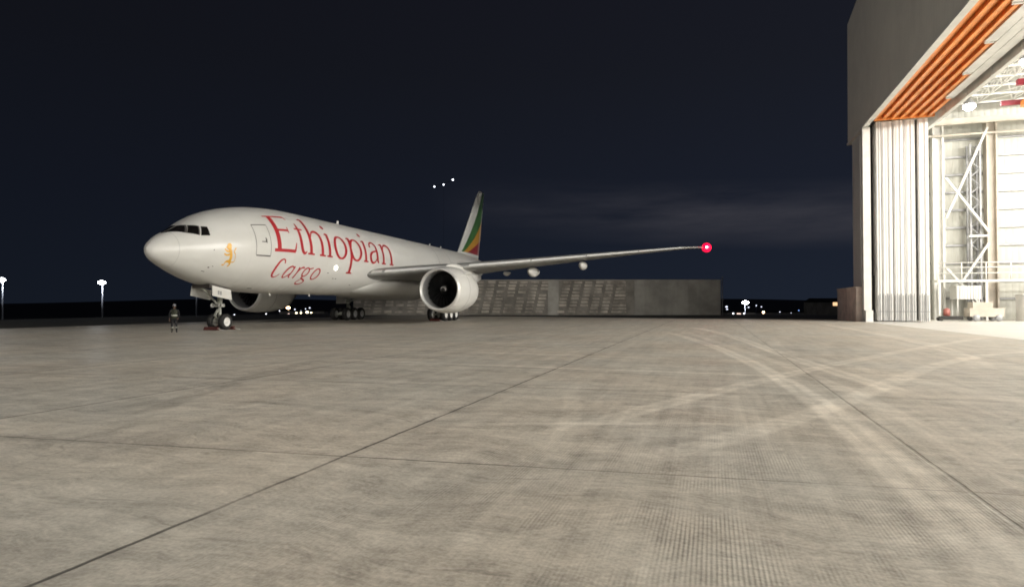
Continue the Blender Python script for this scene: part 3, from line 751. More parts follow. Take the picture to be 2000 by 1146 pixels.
# --- crew door outline and handle, small probes and marks
d = Decal(3.0)
sd = lambda a, b, w_: d.strip([a, b], w_)
sd((5.87, 1.76), (7.15, 1.70), .07); sd((5.90, -.58), (7.15, -.60), .085); sd((5.87, -.55), (5.87, 1.76), .035); sd((7.15, -.58), (7.15, 1.70), .035)
sd((6.35, .42), (6.82, .40), .06); sd((6.72, .36), (6.74, .72), .07); sd((6.78, .30), (6.80, .62), .05)
d.mb.build('crew_door', M['seal_dark'], fus, fix=False)
for a, b, w_ in [((2.82, -.86), (3.02, -.86), .03), ((3.0, -.67), (3.1, -.67), .045), ((3.02, -.08), (3.06, -.05), .03), ((7.15, -1.19), (7.55, -1.18), .03), ((3.2, -.6), (3.28, -.61), .02)]:
    d = Decal(1.0); d.strip([a, b], w_); d.mb.build('probe', M['seal_dark'], fus, fix=False)
d = Decal(1.0); d.strip([(1.28, t * .1) for t in range(-14, 15)], .010); d.mb.build('radome_seam', M['duct'], fus, fix=False)
d = Decal(3.1)
for x0, s0 in ((14.3, -1.5), (15.4, -1.95), (15.8, -1.95), (18.6, -2.5), (27.0, -.3)):
    d.strip([(x0, s0), (x0 + .22, s0)], .05); d.mb.build('service_panel', M['seal_dark'], fus, fix=False); d = Decal(3.1)
# main deck cargo door seam behind the wing
d.strip([(37.0, -.3), (37.0, 2.7)], .04); d.strip([(40.7, -.3), (40.7, 2.7)], .04); d.strip([(37.0, -.3), (40.7, -.3)], .04)
d.mb.build('cargo_door', M['seal_dark'], fus, fix=False)
# white wing-inspection lamp in the side of the fuselage
mb = MB(); ph = -.331; c0 = surf_n(15.26, ph, .01); nrm = (surf_n(15.26, ph, 1) - surf_n(15.26, ph, 0)).normalized()
u = nrm.cross(Vector((1, 0, 0))).normalized(); v_ = nrm.cross(u)
mb.loft([[c0 + (u*math.cos(2*math.pi*k/20)+v_*math.sin(2*math.pi*k/20))*r_ + nrm*h_ for k in range(20)] for r_, h_ in ((.17, 0), (.155, .04), (.09, .06), (.01, .065))], cap=False)
mb.build('inspection_lamp', M['wing_light'], fus)
# blade antennas
def blade(a, z0, z1, y=0.0, c_=.35):
    mb = MB(); s = 1 if z1 > z0 else -1
    mb.add([(a, y-.025, z0), (a+c_, y-.025, z0), (a+c_*.95, y-.015, z1), (a+c_*.45, y-.015, z1), (a, y+.025, z0), (a+c_, y+.025, z0), (a+c_*.95, y+.015, z1), (a+c_*.45, y+.015, z1)],
           [(0,1,2,3),(7,6,5,4),(0,4,5,1),(1,5,6,2),(2,6,7,3),(3,7,4,0)]); mb.build('blade_antenna', M['white_paint'], fus)
blade(20.1, 8.6, 9.02, 0, .45); blade(41, 8.6, 8.95); blade(44.5, 8.6, 8.95); blade(10.5, 2.5, 2.3, -.3, .2); blade(15.5, 2.5, 2.3, -.3, .2)

# --- wing to body fairing
mb = MB(); rings = []
for k in range(41):
    t = k / 40; a = 17.0 + 24 * t
    bmp = min(1, t / .40); bmp = bmp * bmp * (3 - 2 * bmp); e2 = min(1, (1 - t) / .3); bmp *= e2 * e2 * (3 - 2 * e2)
    hw = 1.0 + 2.5 * bmp; zb = 2.78 - .64 * bmp; zt = 3.3 + 1.1 * bmp; zc = 3.05 + .35 * bmp
    rings.append([(a, hw * math.copysign(abs(math.cos(q)) ** .75, math.cos(q)), zc + ((zt - zc) if math.sin(q) > 0 else (zc - zb)) * math.copysign(abs(math.sin(q)) ** .85, math.sin(q))) for q in [2 * math.pi * j / 40 for j in range(40)]])
mb.loft(rings); fairing = mb.build('wing_body_fairing', M['white_paint'], pl)

# --- wings
#       span, x LE, chord, z LE, thickness
WS = [(2.2, 20.1, 13.9, 4.24, .088), (3.1, 20.75, 13.1, 4.36, .09), (6.4, 22.95, 10.9, 4.74, .095), (9.7, 25.15, 8.75, 5.08, .10), (15, 28.7, 7.1, 5.70, .105),
      (20, 32.05, 5.6, 6.34, .10), (25, 35.4, 4.2, 6.97, .095), (29.3, 38.3, 3.05, 7.50, .09), (30.6, 39.5, 2.5, 7.63, .085), (31.6, 41.0, 1.75, 7.72, .08), (32.4, 42.9, .55, 7.80, .07)]
def wsec(y):
    ys = [q[0] for q in WS]; return [float(np.interp(y, ys, [q[i] for q in WS])) for i in (1, 2, 3, 4)]
def foil(n=22):
    up = []
    for k in range(n + 1):
        xx = (1 - math.cos(math.pi * k / n)) / 2
        yt = 5 * (.2969*math.sqrt(xx) - .126*xx - .3516*xx**2 + .2843*xx**3 - .1036*xx**4); up.append((xx, yt))
    return up
UP = foil()
FO = [(x_, y_) for x_, y_ in UP[::-1]] + [(x_, -.9 * y_) for x_, y_ in UP[1:]]   # trailing edge, over the top, nose, underside
def wring(y, sgn, f, off=0.0):
    xl, ch, zl, t = wsec(abs(y)); tw = R(2.0 - 4.0 * min(1, abs(y) / 30)); o = []
    for fx, fy in f:
        X_ = fx * ch - (off if fx < .02 else 0); Z_ = fy * t * ch + .035 * ch * math.sin(math.pi * min(1, fx)) * .6 + (off if fy >= 0 else -off)
        o.append((xl + X_ * math.cos(tw) + Z_ * math.sin(tw), sgn * abs(y), zl - X_ * math.sin(tw) + Z_ * math.cos(tw)))
    return o
def make_wing(sgn):
    ysn = [2.2, 3.1, 4.5, 6.4, 8, 9.7, 12, 15, 17.5, 20, 22.5, 25, 27, 29.3, 30.1, 30.6, 31.1, 31.6, 32.0, 32.4]
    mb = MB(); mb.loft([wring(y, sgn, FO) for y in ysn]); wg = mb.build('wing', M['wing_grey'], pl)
    nose = [q for q in FO if q[0] < .035 and q[1] > -.05]
    for ya, yb, n in ((4.05, 8.9, 6), (10.4, 15.4, 6), (15.5, 20.2, 6), (20.3, 25.0, 6), (25.1, 29.4, 6)):
        mb = MB(); mb.loft([wring(ya + (yb - ya) * k / n, sgn, nose, .022) for k in range(n + 1)], cap=False, closed=False)
        mb.build('leading_edge_slat', M['bare_metal'], wg)
    mb = MB(); mb.loft([wring(3.1 + .75 * k / 4, sgn, nose, .03) for k in range(5)], cap=False, closed=False); mb.build('root_fillet', M['white_paint'], wg)
    for y, ln, r_ in ((7.0, 3.2, .34), (11.7, 2.6, .22), (14.45, 4.6, .50), (19.3, 3.9, .44)):
        xl, ch, zl, t = wsec(y); te = xl + ch; zz = zl - ch * .035 - r_ * .75
        mb = MB(); P, Rr = [], []
        for k in range(17):
            q = k / 16; P.append((te - ln * .72 + ln * q, sgn * y, zz + .18 * q - .1 * math.sin(math.pi * q))); Rr.append(max(.02, r_ * math.sin(math.pi * (q ** .75)) ** .55))
        rings = [[(p[0], p[1] + r2 * .8 * math.cos(2*math.pi*j/18), p[2] + r2 * math.sin(2*math.pi*j/18)) for j in range(18)] for p, r2 in zip(P, Rr)]
        mb.loft(rings); mb.build('flap_fairing', M['white_paint'], wg)
    for ya, yb in ((3.6, 8.6), (11.2, 21.0), (21.3, 29.0)):     # flap and aileron gaps near the trailing edge
        mb = MB(); pts = []
        for k in range(7):
            y = ya + (yb - ya) * k / 6; xl, ch, zl, t = wsec(y); pts.append((xl + ch * .76, sgn * y, zl + ch * t * .5 * .55 + .05))
        mb.tube(pts, .012, 6); mb.build('flap_gap', M['seal_dark'], wg)
    return wg
wing_port = make_wing(-1); wing_stb = make_wing(1)
mb = MB(); mb.sphere((40.85, -31.80, 7.74), .18, n=16, sz=(1.3, 1, 1)); mb.build('navigation_light', M['nav_core'], wing_port)
mb = MB(); mb.rev([(-.7, .02), (-.66, .2), (-.4, .42), (0, .5), (.45, .42), (.9, .2), (1.0, .02)], 'x', (41.35, -31.8, 7.74), 20); mb.build('navigation_lens', M['nav_red'], wing_port)
lt = bpy.data.lights.new('navigation_lamp', 'POINT'); lt.energy = 60; lt.color = (1, .03, .08); lt.shadow_soft_size = .2
lo = bpy.data.objects.new('navigation_lamp', lt); col.objects.link(lo); lo.parent = wing_port; lo.location = (40.5, -32.1, 7.8)

# --- engines
def make_engine(sgn):
    cx, cy, cz = 20.25, sgn * 9.62, 2.93
    C0 = (cx, cy, cz)
    mb = MB()
    mb.rev([(.28, 1.86), (.6, 1.92), (1.2, 1.985), (2.0, 2.03), (2.9, 2.03), (3.9, 1.96), (4.8, 1.83), (5.5, 1.70), (5.5, 1.62), (4.6, 1.66)], 'x', C0, 72)
    nac = mb.build('engine_nacelle', M['white_paint'], pl)
    mb = MB(); mb.rev([(.28, 1.863), (.14, 1.82), (.04, 1.76), (0, 1.70), (.03, 1.645), (.12, 1.60), (.3, 1.575)], 'x', C0, 72); mb.build('inlet_lip', M['lip_metal'], nac)
    mb = MB(); mb.rev([(.3, 1.572), (.7, 1.57), (1.2, 1.61), (1.7, 1.64)], 'x', C0, 72); mb.build('inlet_duct', M['duct'], nac)
    mb = MB(); mb.rev([(1.72, 1.63), (1.75, .3), (1.75, .01)], 'x', C0, 48)
    for k in range(22):
        a0 = 2 * math.pi * k / 22; vs = []
        for j in range(9):
            q = j / 8; r_ = .42 + 1.12 * q; tw = R(25 + 38 * q); ch = .34 + .2 * q; sw = .10 * math.sin(math.pi * q) - .25 * q
            for s in (-1, 1):
                aa = a0 + sw * .5 + s * ch * math.sin(tw) * .5 / max(r_, .6)
                vs.append((cx + 1.42 + s * ch * math.cos(tw) * .5, cy + r_ * math.cos(aa), cz + r_ * math.sin(aa)))
        mb.add(vs, [(2*j, 2*j+1, 2*j+3, 2*j+2) for j in range(8)], 0, True)
    mb.build('fan', M['fan_dark'], nac)
    mb = MB(); mb.rev([(.72, .01), (.8, .12), (1.0, .25), (1.25, .37), (1.5, .43)], 'x', C0, 32); mb.build('spinner', M['fan_dark'], nac)
    mb = MB(); vs = []; n = 16
    for k in range(n + 1):                                  # white swirl on the spinner
        q = k / n; aa = R(-40 + 250 * q); r0 = .10 + .12 * q; wd = .13 * math.sin(math.pi * (.12 + .8 * q))
        for rr_ in (r0, r0 + wd):
            xx = float(np.interp(rr_, [.01, .12, .25, .37], [.72, .8, 1.0, 1.25])) - .012
            vs.append((cx + xx, cy + rr_ * math.cos(aa), cz + rr_ * math.sin(aa)))
    mb.add(vs, [(2*k, 2*k+1, 2*k+3, 2*k+2) for k in range(n)]); mb.build('spinner_swirl', M['hub'], nac)
    mb = MB(); mb.rev([(4.6, 1.25), (5.4, 1.22), (6.4, 1.02), (7.2, .80), (7.2, .74), (6.8, .72)], 'x', C0, 40); mb.rev([(6.6, .6), (7.4, .45), (8.3, .05), (8.3, .01)], 'x', C0, 32)
    mb.build('exhaust_nozzle', M['exhaust'], nac)
    # pylon
    zl = wsec(9.62)[2]
    mb = MB(); rings = []
    for a, zb, zt, hw in ((21.6, 4.85, 4.93, .05), (22.6, 4.7, 5.22, .22), (24.0, 4.5, 5.36, .28), (25.6, 4.1, 5.2, .28), (27.5, 3.6, 4.95, .26), (29.5, 3.75, 4.75, .2), (31.5, 4.2, 4.6, .05)):
        rings.append([(a, cy - hw, zb), (a, cy + hw, zb), (a, cy + hw, zt - .1), (a, cy + hw*.4, zt), (a, cy - hw*.4, zt), (a, cy - hw, zt - .1)])
    mb.loft(rings); mb.build('pylon', M['white_paint'], nac)
    mb = MB(); mb.rev([(2.2, 2.034), (2.2, 2.038), (2.225, 2.038), (2.225, 2.034)], 'x', C0, 72); mb.build('cowl_seam', M['seal_dark'], nac)
    mb = MB(); s_ = -1 if sgn < 0 else 1; aa = R(38)
    for sg in (-1, 1):
        yy, zz = cy + sg * 1.95 * math.cos(aa), cz + 1.95 * math.sin(aa)
        mb.add([(cx + 1.3, yy, zz), (cx + 3.0, yy, zz), (cx + 3.0, yy + sg * .42, zz + .3), (cx + 2.4, yy + sg * .32, zz + .24), (cx + 1.3, yy, zz + .03), (cx + 3.0, yy, zz + .03), (cx + 3.0, yy + sg * .42, zz + .33), (cx + 2.4, yy + sg * .32, zz + .27)],
               [(0,1,2,3),(7,6,5,4),(0,4,5,1),(1,5,6,2),(2,6,7,3),(3,7,4,0)])
    mb.build('nacelle_strake', M['white_paint'], nac)
make_engine(-1); make_engine(1)

# --- tail fin with green, yellow and red feather bands
g = G('tail_fin_livery', 0.35, 0, (0.7, 0.7, 0.67))
X_, Y_, Z_ = g.xyz()
vv = g.ma('DIVIDE', g.ma('SUBTRACT', Z_, 8.7), 9.9)
le = g.ma('ADD', 50.9, g.ma('MULTIPLY', vv, 8.85)); chd = g.ma('SUBTRACT', 8.9, g.ma('MULTIPLY', vv, 6.15))
uu = g.ma('DIVIDE', g.ma('SUBTRACT', X_, le), chd)
def fb(u0, a_, p_): return g.ma('SUBTRACT', vv, g.ma('MULTIPLY', a_, g.ma('POWER', g.ma('MAXIMUM', g.ma('SUBTRACT', uu, u0), 0.0), p_)))
def fstep(v, w_=.006): return g.rng(v, -w_, w_, 1.0, 0.0)
c = (0.66, 0.66, 0.63)
c = g.mix(fstep(fb(.06, 1.80, 1.0)), c, (0.055, 0.16, 0.045))
c = g.mix(fstep(fb(.10, .64, 1.12)), c, (0.60, 0.30, 0.035))
c = g.mix(fstep(fb(.24, .33, 1.05)), c, (0.30, 0.022, 0.03))
c = g.mix(fstep(g.ma('SUBTRACT', vv, 0.02), .004), c, (0.66, 0.66, 0.63))
c = g.mix(g.rng(uu, .90, .905), c, g.mix(0.35, c, (0.66, 0.66, 0.63)))
g.base(c); M['tail'] = g.m
mb = MB(); rings = []
for k in range(15):
    t = k / 14; z = 8.1 + 10.5 * t; v = (z - 8.7) / 9.9; xl = 50.9 + v * 8.85; ch = 8.9 - 6.15 * v
    if k == 14: xl += .35; ch -= .45
    if k == 0: xl -= .5; ch += .5
    rings.append([(xl + fx * ch, fy * .095 * ch, z) for fx, fy in FO])
mb.loft(rings); fin = mb.build('tail_fin', M['tail'], pl)
for sgn in (-1, 1):
    mb = MB()
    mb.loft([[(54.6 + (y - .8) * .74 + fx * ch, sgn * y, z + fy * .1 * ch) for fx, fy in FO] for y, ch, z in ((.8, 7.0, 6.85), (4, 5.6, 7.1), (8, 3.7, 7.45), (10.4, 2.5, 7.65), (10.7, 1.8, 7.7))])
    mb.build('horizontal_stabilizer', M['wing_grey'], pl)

# --- landing gear
def wheel_mb(x, y, z, r_, wd, hub=.55):
    mb = MB(); h = wd / 2
    mb.rev([(-h*.8, r_*hub), (-h, r_*.72), (-h*.95, r_*.88), (-h*.6, r_*.98), (0, r_), (h*.6, r_*.98), (h*.95, r_*.88), (h, r_*.72), (h*.8, r_*hub)], 'y', (x, y, z), 36, 0)
    for s in (-1, 1): mb.rev([(s*h*.8, r_*hub), (s*h*.86, r_*hub*.9), (s*h*.55, r_*hub*.75), (s*h*.5, r_*.2), (s*h*.9, r_*.16), (s*h*.9, .01)], 'y', (x, y, z), 28, 1)
    return mb
mb = MB()
mb.tube([(5.9, 0, 3.0), (5.9, 0, 1.55)], .155, 16); mb.tube([(5.9, 0, 1.58), (5.9, 0, .5)], .10, 16); mb.tube([(5.9, -.5, .53), (5.9, .5, .53)], .08, 12)
mb.tube([(5.9, 0, 1.5), (4.3, 0, 2.75)], .07, 10); mb.bar((5.75, 0, 1.35), (5.45, 0, .95), .16, .05); mb.bar((5.45, 0, .95), (5.8, 0, .6), .16, .05)
mb.box(5.68, 5.85, -.42, .42, 1.5, 1.7)
ng = mb.build('nose_landing_gear', M['gear_paint'], pl)
for s in (-1, 1): wheel_mb(5.9, s * .43, .53, .53, .38).build('wheel', [M['tyre'], M['hub']], ng)
for s in (-1, 1):
    mb = MB(); mb.rev([(0, .14), (.04, .15), (.12, .11), (.12, .01)], 'x', (5.56, s * .3, 1.6), 16); mb.build('taxi_lamp', M['hub'], ng)
for s in (-1, 1):
    mb = MB(); y = s * .74
    mb.add([(4.3, y, 2.86), (5.98, y, 2.6), (5.98, y + s*.06, 1.95), (4.26, y + s*.06, 2.22), (4.3, y + s*.05, 2.86), (5.98, y + s*.05, 2.6), (5.98, y + s*.11, 1.95), (4.26, y + s*.11, 2.22)],
           [(0,1,2,3),(7,6,5,4),(0,4,5,1),(1,5,6,2),(2,6,7,3),(3,7,4,0)])
    dr = mb.build('gear_door', M['white_paint'], ng)
    if s < 0:
        mb = MB(); yy = y - .103
        for x0, z0 in ((4.72, 2.42), (4.92, 2.39)):          # blurred stencil figures on the door
            mb.box(x0, x0 + .13, yy - .012, yy - .009, z0 - .12, z0 + .12)
        mb.build('stencil', M['duct'], dr)
mb = MB(); mb.box(4.2, 7.0, -.66, .66, 2.7, 2.95); mb.build('gear_well', M['seal_dark'], ng)
for s in (-1, 1):
    y = s * 5.49; mb = MB()
    mb.tube([(31.6, y * .92, 4.2), (31.77, y, 1.9)], .24, 16); mb.tube([(31.77, y, 2.0), (31.77, y, .75)], .17, 16); mb.tube([(30.2, y, .72), (33.34, y, .68)], .17, 12)
    for a in (-1.45, 0, 1.45): mb.tube([(31.77 + a, y - .75, .67), (31.77 + a, y + .75, .67)], .09, 10)
    mb.tube([(31.77, y, 1.8), (31.2, s * 3.0, 3.2)], .1, 10); mb.bar((31.9, y, 1.6), (32.5, y, 1.15), .2, .06); mb.bar((32.5, y, 1.15), (31.95, y, .8), .2, .06)
    mg = mb.build('main_landing_gear', M['gear_paint'], pl)
    for a in (-1.45, 0, 1.45):
        for q in (-1, 1): wheel_mb(31.77 + a, y + q * .70, .67, .67, .5).build('wheel', [M['tyre'], M['hub'] if s < 0 else M['duct']], mg)  # starboard hubs get a darker grey: shade under the belly painted in
    mb = MB(); mb.add([(30.4, y + s*.5, 3.9), (33.2, y + s*.5, 3.9), (33.0, y + s*.75, 1.75), (30.7, y + s*.75, 1.75), (30.4, y + s*.55, 3.9), (33.2, y + s*.55, 3.9), (33.0, y + s*.8, 1.75), (30.7, y + s*.8, 1.75)],
           [(0,1,2,3),(7,6,5,4),(0,4,5,1),(1,5,6,2),(2,6,7,3),(3,7,4,0)]); mb.build('gear_door', M['white_paint'], mg)

def pw(a, s, z=0.0):
    v = Matrix.Rotation(PA, 3, 'Z') @ Vector((a, s, z)); return v + Vector((-30.56, 27.56, 0))
# --- chocks and tow bar
def chock(a, s, label):
    o = empty('wheel_chock', pw(a, s), PA); tag(o, label, 'chock', 'red wheel chocks')
    mb = MB(); mb.add([(-.16, -.5, .002), (.16, -.5, .002), (.05, -.5, .22), (-.05, -.5, .22), (-.16, .5, .002), (.16, .5, .002), (.05, .5, .22), (-.05, .5, .22)],
                      [(0,1,2,3),(7,6,5,4),(0,4,5,1),(1,5,6,2),(2,6,7,3),(3,7,4,0)]); mb.build('block', M['chock'], o)
    mb = MB(); mb.tube([(0, -.5, .12), (0, -.72, .05), (.1, -.9, .02)], .018, 6); mb.build('rope', M['hub'], o)
M['chock'] = worn('red_rubber', (0.075, 0.012, 0.008), 0.6, 0, 0.3, 4)
chock(5.15, 0, 'dark red chock in front of the nose wheels'); chock(6.65, 0, 'dark red chock behind the nose wheels')
chock(29.45, -5.5, 'dark red chock in front of the main wheels under the near engine'); chock(34.1, -5.5, 'dark red chock behind the main wheels under the near engine')

# ------------------------------------------------------------------ jet blast wall behind the airliner
M['block'] = worn('stacked_concrete_block', (0.47, 0.425, 0.365), 0.85, 0, 0.5, 0.55)
M['wall_back'] = worn('blast_wall_backing', (0.27, 0.25, 0.22), 0.9, 0, 0.3, 0.5)
M['wall_plain'] = worn('plain_concrete_panel', (0.36, 0.345, 0.31), 0.9, 0, 0.25, 0.35)
o0 = camat((690 - 1000) / 1225 * 101.7, 101.7, -.06)
bw = empty('blast_wall', o0, TH); tag(bw, 'long grey block wall behind the airliner with darker plain right end', 'wall')
NB = 34; BWD = 59.6 / NB
for k in range(NB):
    mb = MB(); x0 = k * BWD
    mb.box(x0 + .003, x0 + BWD - .003, 0, .5, 0, 5.62, 1)
    if k < 26 and k != 18:
        for r_ in range(10):
            z = .35 + r_ * .53; lean = (z - 2.6) * .22
            if rnd.random() < .06: continue
            pr = .10 + .14 * rnd.random(); a = min(max(x0 + .25 + lean, .05), 43.0); ww = 1.12 + .14 * rnd.random()
            zt = z + .30 + .14 * rnd.random()
            mb.add([(a, -.02, z), (a + ww, -.02, z), (a + ww, -pr, z + .03), (a, -pr, z + .03), (a, -.02, zt), (a + ww, -.02, zt), (a + ww, -pr * .4, zt), (a, -pr * .4, zt)],
                   [(0,1,2,3),(7,6,5,4),(0,4,5,1),(1,5,6,2),(2,6,7,3),(3,7,4,0)], 0)
        mats = [M['block'], M['wall_back']]
    else:
        for z in (1.4, 2.8, 4.2): mb.box(x0 + .05, x0 + BWD - .05, -.035, -.003, z, z + .06, 0)
        mb.box(x0 + .02, x0 + .14, -.06, -.003, 0, 5.6, 0)
        mats = [M['wall_plain'], M['wall_plain']]
    mb.build('panel', mats, bw)
mb = MB(); mb.box(-.1, 59.7, -.1, .6, 5.625, 5.74); mb.build('coping', M['wall_plain'], bw)
po = empty('pole', camat((1411 - 1000) / 1225 * 100.5, 100.5, -.06)); tag(po, 'thin grey pole standing at the right end of the blast wall', 'pole')
mb = MB(); mb.tube([(0, 0, 0), (0, 0, 6.0)], [.09, .06], 10); mb.build('shaft', M['grey_metal'], po)
mb = MB(); mb.tube([(0, 0, 5.95), (0, 0, 6.15)], [.1, .07], 10); mb.build('cap', M['grey_metal'], po)

# ------------------------------------------------------------------ light masts and far lamps
M['mast'] = worn('mast_steel', (0.16, 0.17, 0.20), 0.5, 0.3, 0.1, 1)
def glow(name, c, s): M[name] = emit(name, c, s)
glow('lamp_cold', (.92, .95, 1.0), 40); glow('lamp_warm', (1.0, .62, .30), 14); glow('lamp_soft', (.85, .9, 1.0), 5); glow('lamp_blue', (.25, .45, 1.0), 2.0)
glow('lamp_dim', (.8, .85, 1.0), 1.6); glow('lamp_pink', (1.0, .72, .62), 1.5); glow('lamp_amber', (1.0, .60, .32), 1.3); glow('lamp_yellow', (1.0, .85, .5), 9)
def gz(p): return terrain_z(p.x, p.y)
def flood_mast(px, py, D, label, lit='lamp_cold', light=0.0, k=1.0):
    p = camat((px - 1000) / 1225 * D, D); zt = 1.66 + (594.5 - py) / 1225 * D; z0 = gz(p); h = zt - z0
    o = empty('flood_mast', (p.x, p.y, z0), TH); tag(o, label, 'light mast', 'floodlight masts far across the field')
    mb = MB(); mb.tube([(0, 0, 0), (0, 0, h)], [.26 * k, .16 * k], 12); mb.build('mast_pole', M['mast'], o)
    mb = MB(); mb.box(-1.1 * k, 1.1 * k, -.08, .08, h, h + .16); mb.build('crossarm', M['mast'], o)
    mb = MB()
    for q, r2 in ((-.85, .42), (0, .72), (.85, .42)): mb.sphere((q * k, -.45 * k, h + .05), r2 * k, n=12, sz=(1, .55, 1))
    mb.build('floodlight', M[lit], o)
    if light:
        lt = bpy.data.lights.new('flood_lamp', 'POINT'); lt.energy = light; lt.shadow_soft_size = .6; lt.color = (.95, .97, 1)
        lo = bpy.data.objects.new('flood_lamp', lt); col.objects.link(lo); lo.parent = o; lo.location = (0, -2.6, h)
    return o
flood_mast(5, 547, 250, 'lit flood mast at the far left edge of the field', light=9000, k=1.2)
flood_mast(200, 552, 250, 'lit flood mast standing alone left of the airliner nose', light=9000, k=1.2)
flood_mast(384, 540, 250, 'flood mast with its lamps hidden behind the airliner nose', light=3000)
flood_mast(1455, 591, 240, 'bright flood mast among the town lights right of the blast wall', light=5000)
def added_fill_mast(x, y, h, power, label):  # unseen mast, added to brighten the upper cladding and left apron
    o = empty('flood_mast', (x, y, 0), 0); tag(o, label, 'light mast', 'added flood mast out of view')
    mb = MB(); mb.tube([(0, 0, 0), (0, 0, h)], [.32, .18], 14); mb.build('mast_pole', M['mast'], o)
    mb = MB(); mb.box(-2.4, 2.4, -.1, .1, h, h + .2); mb.build('crossarm', M['mast'], o)
    for q in (-2, -.7, .7, 2):
        mb = MB(); mb.box(q - .4, q + .4, .12, .5, h - .35, h + .45); mb.build('floodlight', M['lamp_cold'], o)
    lt = bpy.data.lights.new('flood_lamp', 'POINT'); lt.energy = power; lt.shadow_soft_size = 1.2; lt.color = (1.0, .965, .90)
    lo = bpy.data.objects.new('flood_lamp', lt); col.objects.link(lo); lo.parent = o; lo.location = (0, 1.9, h)
added_fill_mast(-42, -30, 37, FILL_MAST_POWER, 'added flood mast out of view behind the camera, lighting the cladding and apron')
# tall mast whose three small lamps show above the fuselage
D = 240.0; p = camat((866 - 1000) / 1225 * D, D); z0 = gz(p); zt = 1.66 + (594.5 - 360) / 1225 * D
hm = empty('high_mast', (p.x, p.y, z0), TH); tag(hm, 'tall dark mast with three small white lamps above the airliner roof', 'light mast')
mb = MB(); mb.tube([(0, .5, 0), (0, .5, zt - z0)], [.04, .02], 8); mb.build('mast_pole', M['terrain'], hm)
mb = MB(); mb.bar((-4, .3, zt - z0 - .9), (4, .3, zt - z0 + 1.9), .12); mb.build('crossarm', M['terrain'], hm)
for px, py, s in ((848, 364, .30), (866, 360, .30), (884, 350.5, .36)):
    mb = MB(); mb.sphere(((px - 866) / 1225 * D, 0, 1.66 + (594.5 - py) / 1225 * D - z0), s, n=10); mb.build('lamp_head', M['lamp_soft'], hm)

far = [  # px, py, distance, radius px, glow, label
 (563, 601, 260, 4.2, 'lamp_warm', 'large warm orange lamp seen under the airliner belly', 1.6), (546, 607, 260, 1.4, 'lamp_soft', None, 1), (520, 613, 240, 1.7, 'lamp_soft', None, 1),
 (564, 613, 240, 2.0, 'lamp_pink', 'pinkish lamp low below the large orange lamp', 1.5), (576, 604, 300, 2.2, 'lamp_dim', None, 1), (579, 611, 250, 2.2, 'lamp_yellow', None, 1.4), (588, 611, 250, 2.0, 'lamp_yellow', None, 1.3),
 (600, 609.5, 250, 3.4, 'lamp_yellow', 'largest yellow lamp of the cluster left of the far main wheels', 1.2), (608, 610.5, 250, 1.7, 'lamp_yellow', None, 1.5), (605, 601, 320, 2.0, 'lamp_dim', None, 1.4), (597, 603, 320, 1.8, 'lamp_dim', None, 1), (588, 607, 300, 1.2, 'lamp_dim', None, 1),
 (458, 615, 200, 2.2, 'lamp_soft', 'small white lamp just right of the nose wheel', 1.2),
 (1419, 599, 280, 2.8, 'lamp_dim', None, 1.4), (1420, 604, 280, 2.2, 'lamp_dim', None, 1.4), (1432, 612, 200, 2.4, 'lamp_soft', None, 1), (1453, 612, 200, 2.2, 'lamp_soft', None, 1),
 (1462, 600, 300, 2.0, 'lamp_dim', None, 1.4), (1477, 596.5, 320, 2.0, 'lamp_dim', None, 1), (1487, 599, 320, 1.5, 'lamp_dim', None, 1.8),
 (1491, 609.5, 230, 3.8, 'lamp_warm', 'warm round lamp right of the bright flood mast', 1.0), (1523, 609, 240, 1.3, 'lamp_dim', None, 1.6), (1572, 611, 220, 2.2, 'lamp_soft', None, 1.3), (1590, 609, 240, 3.0, 'lamp_blue', 'faint bluish lamp midway towards the hangar', 1.4),
 (1608, 620, 90, 2.2, 'lamp_soft', None, 1.5), (1640, 621, 88, 2.0, 'lamp_dim', None, 1.4), (1644, 620, 90, 1.9, 'lamp_dim', None, 1.7), (1615, 603, 300, 1.6, 'lamp_dim', None, 1.5), (1560, 606, 300, 1.3, 'lamp_blue', None, 1.5), (1545, 611, 260, 1.2, 'lamp_dim', None, 1), (1594, 619.5, 92, 1.2, 'lamp_dim', None, 1)]
for px, py, D, rp, gl, lb, wide in far:
    p = camat((px - 1000) / 1225 * D, D); z = 1.66 + (594.5 - py) / 1225 * D; z0 = min(gz(p), z - .5); r_ = rp / 1225 * D * .62
    o = empty('far_lamp', (p.x, p.y, z0), TH)
    side_ = 'seen under the airliner belly' if px < 800 else 'between the blast wall and the hangar'
    tag(o, lb or ('small far lamp ' + side_), 'lamp', 'far lamps ' + side_)
    mb = MB(); mb.tube([(0, r_, 0), (0, r_, max(.3, z - z0 - r_ * .6))], .06 + r_ * .12, 8); mb.build('post', M['mast'], o)
    mb = MB(); mb.sphere((0, 0, z - z0), r_, n=12, sz=(wide, .6, 1)); mb.build('bulb', M[gl], o)

# small far buildings with lit windows beyond the apron
def shed(px, D, wd, ht, z_off, label, win=None, glowm='lamp_amber'):
    p = camat((px - 1000) / 1225 * D, D); z0 = gz(p)
    o = empty('far_building', (p.x, p.y, z0), TH); tag(o, label, 'building', 'dark sheds beyond the apron')
    mb = MB(); mb.box(-wd/2, wd/2, 0, 8, -1, ht); mb.build('walls', M['wall_back'], o)
    mb = MB(); mb.add([(-wd/2-.3, -.3, ht), (wd/2+.3, -.3, ht), (wd/2+.3, 8.3, ht), (-wd/2-.3, 8.3, ht), (-wd/2-.3, 4, ht+1.2), (wd/2+.3, 4, ht+1.2)], [(0,1,5,4),(2,3,4,5),(0,4,3),(1,2,5),(0,3,2,1)]); mb.build('roof', M['terrain'], o)
    if win:
        mb = MB(); mb.box(win[0], win[1], -.05, -.005, win[2], win[3]); mb.build('lit_window', M[glowm], o)
